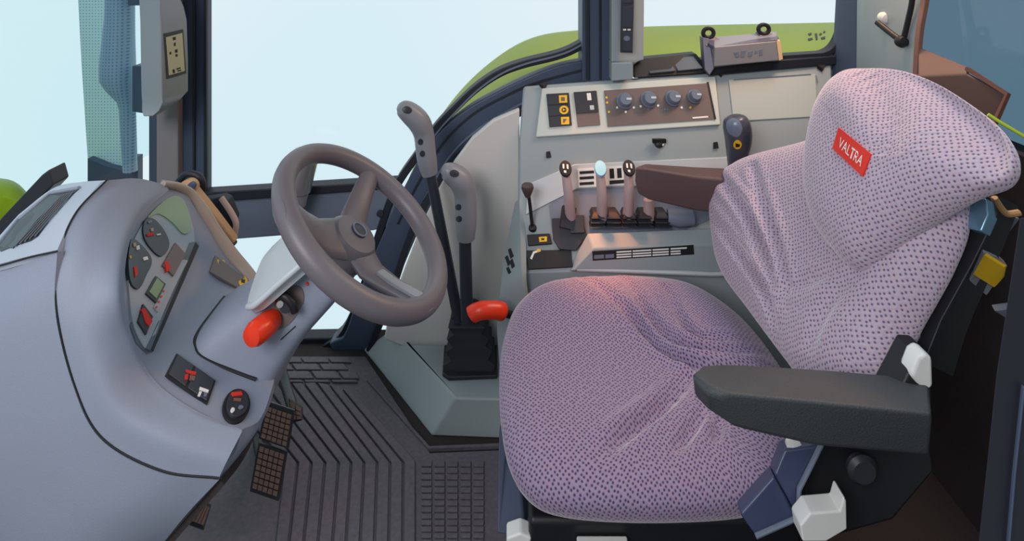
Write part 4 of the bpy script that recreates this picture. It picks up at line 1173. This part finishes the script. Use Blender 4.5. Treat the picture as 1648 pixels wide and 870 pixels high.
# hydraulic levers: curved pale stems with an oval cap
LG = 'hydraulic levers standing in the console bellows'
for x, y, top, mk, lab in ((918, 352, 272, M_INK, 'pinkish grey hydraulic lever with black and white cap, leftmost on the console'),
                           (968, 352, 272, M_CYAN, 'hydraulic lever with a pale blue cap on the console'),
                           (1009, 352, 271, M_INK, 'hydraulic lever with black and white cap, beside the far armrest')):
    dt = 1.665
    tp = P(x - (8 if x == 918 else 2 if x == 968 else -3), top, dt)
    bt = ab(x, y, .015)
    lv = thing('hydraulic_lever', lab, 'lever', bt, LG)
    obj('stem', tube(spline([bt, bt.lerp(tp, .5) + Vector((0, -.012, 0)), tp + Vector((0, .012, 0))], 16), [.0165 - .0035 * k / 15 for k in range(16)], 14), M_PINKISH, lv)
    capd = Vector((0, -.75, .62)).normalized()
    cp_ = obj('cap', loft([[tp + capd * h + Vector((math.cos(t) * r * .78, 0, 0)) + Vector((0, .62, .78)) * math.sin(t) * r for t in [2 * math.pi * k / 24 for k in range(24)]] for r, h in ((.012, -.012), (.022, -.004), (.024, .004), (.021, .010), (.001, .012))]), mk, lv)
    if mk is M_INK:
        obj('cap_symbol', [(prism([tp + capd * .0112 + Vector((dx, 0, 0)) + Vector((0, .62, .78)) * dz for dx, dz in q], capd * .002), M_WPRINT) for q in
            ([(-.009, -.002), (-.004, -.002), (-.004, .011), (-.009, .011)], [(.003, -.002), (.008, -.004), (.008, .009), (.003, .011)], [(-.006, -.013), (.001, -.015), (.001, -.008), (-.006, -.007)])], parent=cp_)
lv = thing('hydraulic_lever', 'short lever stub partly under the far armrest', 'lever', ab(1043, 352, .015), LG)
obj('stem', tube([ab(1043, 352, .012), ab(1043, 352, .012) + Vector((-.002, -.006, .04)), ab(1043, 352, .012) + Vector((-.004, -.008, .06))], [.017, .016, .013], 14), M_PINKISH, lv)
# small thin lever at the left end
b = ab(857, 368, .0)
sl = thing('thin_lever', 'thin black lever with a small knob at the left end of the console', 'lever', b)
obj('stem', tube([b, P(853, 330, b.y - .01), P(850, 308, b.y - .015)], .0055, 10), M_BLACK, sl)
obj('knob', lathe([(.008, -.02), (.014, -.006), (.019, .008), (.017, .016), (.002, .02)], P(849, 306, b.y - .015), (-.03, -.1, 1), 18), material('brown_black_knob', (78, 62, 62), .4), sl)
obj('foot', lathe([(.012, 0), (.011, .008), (.006, .012)], b, (0, -.4, 1), 16), M_BLACK, sl)

# joystick
jb = ab(1186, 274, .0)
js = thing('joystick', 'black rounded joystick with a yellow symbol behind the far armrest', 'joystick', jb)
jp = [(jb, .026), (P(1186, 262, 1.71), .028), (P(1187, 244, 1.695), .033), (P(1188, 222, 1.68), .039), (P(1186, 204, 1.665), .040), (P(1183, 193, 1.66), .034), (P(1181, 187, 1.66), .018)]
pts = spline([a for a, r in jp], 40)
rr = [max(.01, cr([Vector((r, 0, 0)) for a, r in jp], 6 * k / 39).x) for k in range(40)]
jg = obj('grip', tube(pts, rr, 24), material('dark_joystick', (72, 76, 90), .3), js, angle=60)
ajg = Aim(jg)
obj('yellow_symbol', [(ajg.relief(ell(1187, 232, 6.5, 0, 0, 7, 16), .0025, .001), M_YEL), (ajg.relief([(1184, 229), (1191, 231), (1190, 235), (1184, 236)], .0032, 0), M_INK)], parent=js)
obj('palm_cover', ajg.relief(smooth_px([(1171, 196), (1180, 191), (1190, 196), (1194, 208), (1188, 219), (1176, 216), (1170, 206)], 24), .003, .002), material('blue_grey_cover', (110, 118, 140), .25), js)

# ledge objects under the rear side window
tray = thing('ledge_tray', 'shallow black tray with two flaps on the ledge beside the switch column', 'tray', P(1080, 122, 1.9))
obj('tray_body', prism([P(1020, 126, 1.86), P(1020, 104, 1.86), P(1036, 94, 1.9), P(1120, 86, 1.9), P(1136, 105, 1.86), P(1138, 118, 1.86)], (0, .04, 0)), M_BLACK, tray, bevel=.004)
obj('flap', prism([P(1046, 118, 1.855), P(1038, 98, 1.89), P(1076, 93, 1.89), P(1088, 114, 1.855)], (0, .01, -.008)), material('dark_slate_flap', (60, 66, 76), .35), tray, bevel=.002)
obj('flap', prism([P(1091, 114, 1.855), P(1080, 93, 1.89), P(1116, 90, 1.89), P(1132, 110, 1.855)], (0, .01, -.008)), bpy.data.materials['dark_slate_flap'], tray, bevel=.002)
obj('support_strip', prism([P(1140, 122, 1.85), P(1140, 106, 1.85), P(1346, 90, 1.87), P(1346, 104, 1.87)], (0, .05, 0)), M_SEAL, tray, bevel=.003)
mb_ = thing('mounting_box', 'grey mounting box with two black clamp eyes below the rear side window', 'box', P(1196, 106, 1.85))
bb = obj('housing', loft([[P(1150, 76, 1.82), P(1149, 107, 1.82), P(1147, 112, 1.9), P(1140, 60, 1.9)], [P(1250, 66, 1.83), P(1254, 97, 1.83), P(1256, 98, 1.9), P(1250, 50, 1.9)]]), M_GRIP, mb_, bevel=.003, angle=25)
obj('end_cap', prism([P(1250, 66, 1.828), P(1256, 65, 1.84), P(1260, 95, 1.84), P(1254, 97, 1.828)], (0, .04, 0)), material('warm_lit_edge', (232, 200, 160), .5), mb_)  # warm side light put into the cap colour
obj('top_plate', prism([P(1140, 70, 1.86), P(1138, 58, 1.9), P(1158, 60, 1.9), P(1222, 57, 1.9), P(1250, 52, 1.9), P(1252, 64, 1.83), P(1150, 75, 1.825)], (0, .01, -.012)), material('purple_grey_plate', (92, 88, 108), .4), mb_, bevel=.002)
for cx_, cy_ in ((1140, 53), (1229, 47)):
    ey = obj('clamp_eye', [(tube([P(cx_ + 8.5 * math.cos(t), cy_ + 7.5 * math.sin(t), 1.88) for t in [2 * math.pi * k / 20 for k in range(20)]], .007, 8, closed=True), M_BLACK)], parent=mb_)
    obj('clamp_foot', prism([P(cx_ - 8, cy_ + 6, 1.88), P(cx_ + 10, cy_ + 6, 1.88), P(cx_ + 26, cy_ + 14, 1.87), P(cx_ + 14, cy_ + 24, 1.86), P(cx_ - 4, cy_ + 22, 1.86)], (0, .03, 0)), bpy.data.materials['purple_grey_plate'], mb_, bevel=.003)
obj('side_arm', prism([P(1130, 60, 1.87), P(1142, 62, 1.87), P(1150, 110, 1.83), P(1142, 122, 1.83), P(1134, 112, 1.85)], (0, .03, 0)), bpy.data.materials['purple_grey_plate'], mb_, bevel=.003)
obj('mount_foot', prism([P(1160, 106, 1.85), P(1242, 99, 1.85), P(1243, 110, 1.85), P(1162, 118, 1.85)], (0, .04, 0)), M_BLACK, mb_, bevel=.002)
abb = Aim(bb)
obj('embossed_letters', [(abb.plate(p, .0015, .001), M_RAIL) for p in ([(1181, 84), (1189, 83), (1189, 86), (1181, 87)], [(1183, 88), (1190, 87), (1190, 91), (1184, 92)], [(1193, 82), (1201, 81), (1198, 91), (1192, 92)], [(1204, 84), (1212, 82), (1210, 90), (1203, 91)], [(1215, 82), (1219, 81), (1219, 85), (1215, 86)], [(1222, 80), (1227, 79), (1227, 88), (1222, 89)])], parent=mb_)
# window latch on the corner pillar
lt = thing('window_latch', 'black crank latch with white pivot on the rear corner pillar', 'latch', P(1448, 70, 1.6))
obj('crank', tube(spline([P(1412, 36, 1.60), P(1432, 52, 1.555), P(1448, 64, 1.52)], 12), .0085, 10), M_BLACK, lt)
obj('pivot', lathe([(.016, 0), (.018, .012), (.012, .02), (.002, .022)], P(1420, 28, 1.64), (0, -1, 0), 18), M_WHITE, lt)
obj('knob', lathe([(.014, -.01), (.017, .0), (.012, .012), (.002, .014)], P(1451, 67, 1.515), (0, -1, .2), 16), M_BLACK, lt)
obj('cable', tube(spline([P(1455, 60, 1.515), P(1462, 30, 1.50), P(1468, 0, 1.485), P(1474, -60, 1.465)], 20), .007, 10), M_BLACK, lt)

# ================================================================== floor things
Z1 = .10
B1, B2 = G(583, 562), G(694, 702)
T1, T2 = G(633, 528, Z1), G(733, 640, Z1)
ped = obj('lever_pedestal', loft([[B1, B2, Vector((.02, B2.y - .01, 0)), Vector((.02, 1.79, 0)), Vector((-.33, 1.79, 0)), Vector((-.42, 1.9, 0))],
                                  [G(633, 528, Z1), T2, Vector((.02, T2.y - .005, Z1)), Vector((.02, 1.79, Z1)), Vector((-.325, 1.79, Z1)), Vector((-.385, 1.87, Z1))]]), M_CONS, bevel=.008, seg=3, angle=20)
tag(ped, 'low blue grey pedestal on the floor carrying the gear levers', 'pedestal')
boot = thing('lever_gaiter', 'black stepped rubber gaiter around the two gear levers', 'gaiter', G(755, 606, Z1))
def ring(px0, px1, py, D, dy):
    a, b = P(px0, py, D), P(px1, py, D)
    return [a, b, b + Vector((-.006, dy, 0)), a + Vector((.006, dy, 0))]
bz = [(714, 796, 606, 1.66, .125, Z1), (712, 797, 588, 1.665, .12, 0), (726, 786, 580, 1.67, .105, 0), (716, 793, 566, 1.67, .11, 0), (728, 782, 558, 1.675, .095, 0), (718, 788, 546, 1.675, .10, 0), (730, 776, 538, 1.68, .09, 0),
      (720, 782, 527, 1.68, .095, 0), (732, 768, 520, 1.69, .075, 0), (724, 772, 510, 1.69, .08, 0), (730, 764, 500, 1.70, .06, 0)]
gt = obj('bellows', loft([ring(a, b, y, d, dy) for a, b, y, d, dy, z in bz]), M_GAIT, boot, bevel=.003, angle=25)
obj('base_frame', prism([G(712, 606, Z1), G(722, 613, Z1), G(800, 610, Z1), G(800, 560, Z1), G(715, 560, Z1)], (0, 0, .012)), M_GAIT, boot, bevel=.003)
def gear_lever(name, lab, path, grip, gr, rsh):
    t = thing(name, lab, 'lever', path[0], 'floor gear levers')
    obj('shaft', tube(spline(path, 20), rsh, 14), M_SHAFT, t)
    pts = spline([p for p in grip], 40)
    rad = [max(.004, cr([Vector((r, 0, 0)) for r in gr], (len(gr) - 1) * k / 39).x) for k in range(40)]
    g = obj('grip', tube(pts, rad, 20), M_GRIP, t, angle=60)
    return t, Aim(g)
t, ag = gear_lever('gear_lever', 'tall gear lever with a grey bent grip, nearer the steering wheel',
    [P(738, 515, 1.70), P(716, 400, 1.70), P(690, 268, 1.70)],
    [P(692, 280, 1.70), P(688, 262, 1.70), P(685, 240, 1.70), P(682, 215, 1.70), P(674, 196, 1.69), P(660, 182, 1.68), P(648, 174, 1.67), P(642, 171, 1.665)], [.024, .029, .030, .031, .034, .032, .025, .012], .0165)
obj('button', [(ag.relief(ell(677, 228, 4, 0, 0, 5, 12), .002, .001), M_CHAR)], parent=t)
obj('button', [(ag.relief(ell(680, 247, 4, 0, 0, 5, 12), .002, .001), M_CHAR)], parent=t)
obj('thumb_switch', [(ag.relief(ell(655, 177, 7, 3, -3, 5, 14), .002, .001), M_CHAR)], parent=t)
t, ag = gear_lever('gear_lever', 'shorter gear lever with a grey bent grip, nearer the console',
    [P(752, 515, 1.66), P(750, 450, 1.66), P(748, 372, 1.66)],
    [P(750, 384, 1.66), P(750, 360, 1.66), P(750, 335, 1.66), P(748, 310, 1.66), P(742, 292, 1.655), P(730, 281, 1.65), P(718, 275, 1.64), P(711, 274, 1.635)], [.026, .031, .032, .033, .035, .032, .024, .010], .0185)
obj('button', [(ag.relief(ell(738, 333, 4.5, 0, 0, 5, 12), .002, .001), M_CHAR)], parent=t)
obj('button', [(ag.relief(ell(739, 352, 4.5, 0, 0, 5, 12), .002, .001), M_CHAR)], parent=t)
obj('thumb_switch', [(ag.relief(ell(731, 279, 7, 3, -3, 5, 14), .002, .001), M_CHAR)], parent=t)
hb = thing('hand_lever', 'bright orange red hand lever between the gaiter and the seat', 'lever', P(785, 505, 1.5))
obj('grip', tube(spline([P(757, 508, 1.50), P(764, 503, 1.50), P(778, 499, 1.50), P(800, 499, 1.51), P(812, 503, 1.52)], 24), [.010, .0165] + [.0195] * 20 + [.018, .014], 16, flat=1.15), M_RED, hb)
obj('stem', tube([P(808, 502, 1.52), P(826, 508, 1.56), P(836, 520, 1.58)], .010, 10), M_BLACK, hb)

# ribbed floor mat
MZ = .012
def gm(px, py, z=MZ):
    return G(px, py, z)
mat_out = [gm(440, 573), gm(588, 573), gm(692, 728), gm(838, 722), gm(860, 1000), gm(150, 1060), gm(250, 700)]
shapes = [(prism([p - Vector((0, 0, MZ)) for p in mat_out], (0, 0, MZ)), M_RUB)]
tops = [(577, 640), (549, 627), (529, 621), (509, 618), (488, 619), (468, 619), (446, 619), (424, 619), (400, 619), (376, 619), (352, 619)]
bends = [(670, 744), (649, 747), (628, 747), (607, 747), (586, 747), (565, 747), (545, 747), (523, 747), (501, 747), (479, 747), (457, 747)]
bots = [(670, 1000), (648, 1000), (624, 1000), (599, 1000), (574, 1000), (549, 1000), (526, 1000), (501, 1000), (477, 1000), (452, 1000), (428, 1000)]
def mix(a, b, t):
    return (a[0] + (b[0] - a[0]) * t, a[1] + (b[1] - a[1]) * t)
for i in range(len(tops) - 1):
    q = .10
    L_ = [mix(s[i + 1], s[i], q) for s in (tops, bends, bots)]
    R_2 = [mix(s[i], s[i + 1], q) for s in (tops, bends, bots)]
    poly = [gm(*L_[0]), gm(*R_2[0]), gm(*R_2[1]), gm(*R_2[2]), gm(*L_[2]), gm(*L_[1])]
    shapes.append((prism(poly, (0, 0, .007)), M_RUB))
for r, (y0, y1) in enumerate(((577, 585), (587, 597), (599, 611), (613, 617))):
    for k in range(-1, 4):
        x0 = 440 + k * 44 + (r % 2) * 22 + (y0 - 577) * .75
        x1 = x0 + 40
        lim = 560 + (y0 - 577) * .55
        x0, x1 = max(x0, 400), min(x1, lim)
        if x1 - x0 > 8:
            s = (y1 - y0) * .75
            shapes.append((prism([gm(x0, y0), gm(x1, y0), gm(min(x1 + s, lim + 6), y1), gm(x0 + s, y1)], (0, 0, .006)), M_RUB))
for cx_ in range(5):
    for k in range(22):
        x0, x1 = 678 + cx_ * 21, 695 + cx_ * 21
        y0, y1 = 744 + k * 10.5, 752 + k * 10.5
        shapes.append((prism([gm(x0, y0), gm(x1, y0), gm(x1, y1), gm(x0, y1)], (0, 0, .005)), M_RUB))
shapes.append((strip([gm(592, 612), gm(690, 722), gm(838, 716)], .004, .006, (0, 0, 1)), M_RUB))
tag(obj('floor_mat', shapes, bevel=.0015, seg=1), 'dark ribbed rubber mat on the cab floor', 'floor mat')

# pedals
def pedal(name, lab, quad, D, arm, split):
    t = thing(name, lab, 'pedal', P(*arm[-1]))
    q = [P(x, y, d) for (x, y), d in zip(quad, D)]
    n = newell(q)
    if n.y > 0:
        n = -n
    body = [(prism(q, n * -.014), M_GAIT)]
    ins = split
    for (ua, ub, cols, rows_) in ins:
        for i in range(cols):
            for j in range(rows_):
                def pt(u, v):
                    a = q[0].lerp(q[1], u)
                    b = q[3].lerp(q[2], u)
                    return a.lerp(b, v) + n * .0005
                u0, u1 = .06 + .88 * (i + .08) / cols, .06 + .88 * (i + .92) / cols
                v0, v1 = ua + (ub - ua) * (j + .1) / rows_, ua + (ub - ua) * (j + .9) / rows_
                body.append((prism([pt(u0, v0), pt(u1, v0), pt(u1, v1), pt(u0, v1)], n * .005), M_PEDAL))
    obj('pad', body, parent=t)
    obj('arm', tube(spline([P(*a) for a in arm], 14), .014, 10), M_BLACK, t)
    return t
pedal('brake_pedal', 'worn brown brake pedal with a studded pad beside the dashboard', [(430, 645), (474, 660), (464, 722), (416, 705)], [1.40, 1.40, 1.36, 1.36], [(450, 690, 1.42), (420, 640, 1.6), (400, 560, 1.7)], [(.12, .96, 5, 6)])
pedal('brake_pedal', 'worn brown brake pedal with a studded pad, lower and nearer half of the pair', [(416, 712), (462, 728), (448, 806), (402, 790)], [1.355, 1.355, 1.31, 1.31], [(430, 760, 1.37), (410, 690, 1.6), (390, 580, 1.7)], [(.04, .92, 5, 7)])
pedal('accelerator_pedal', 'small ribbed pedal end partly behind the upper brake pedal', [(464, 640), (486, 655), (486, 676), (470, 680)], [1.50, 1.50, 1.48, 1.48], [(474, 665, 1.51), (460, 620, 1.65), (450, 580, 1.75)], [(.1, .9, 2, 3)])
pedal('clutch_pedal', 'brown ridged clutch pedal below the lower edge of the dashboard', [(322, 800), (340, 812), (328, 852), (290, 838)], [1.16, 1.16, 1.13, 1.13], [(315, 825, 1.18), (300, 770, 1.35), (290, 700, 1.5)], [(.05, .95, 6, 1)])
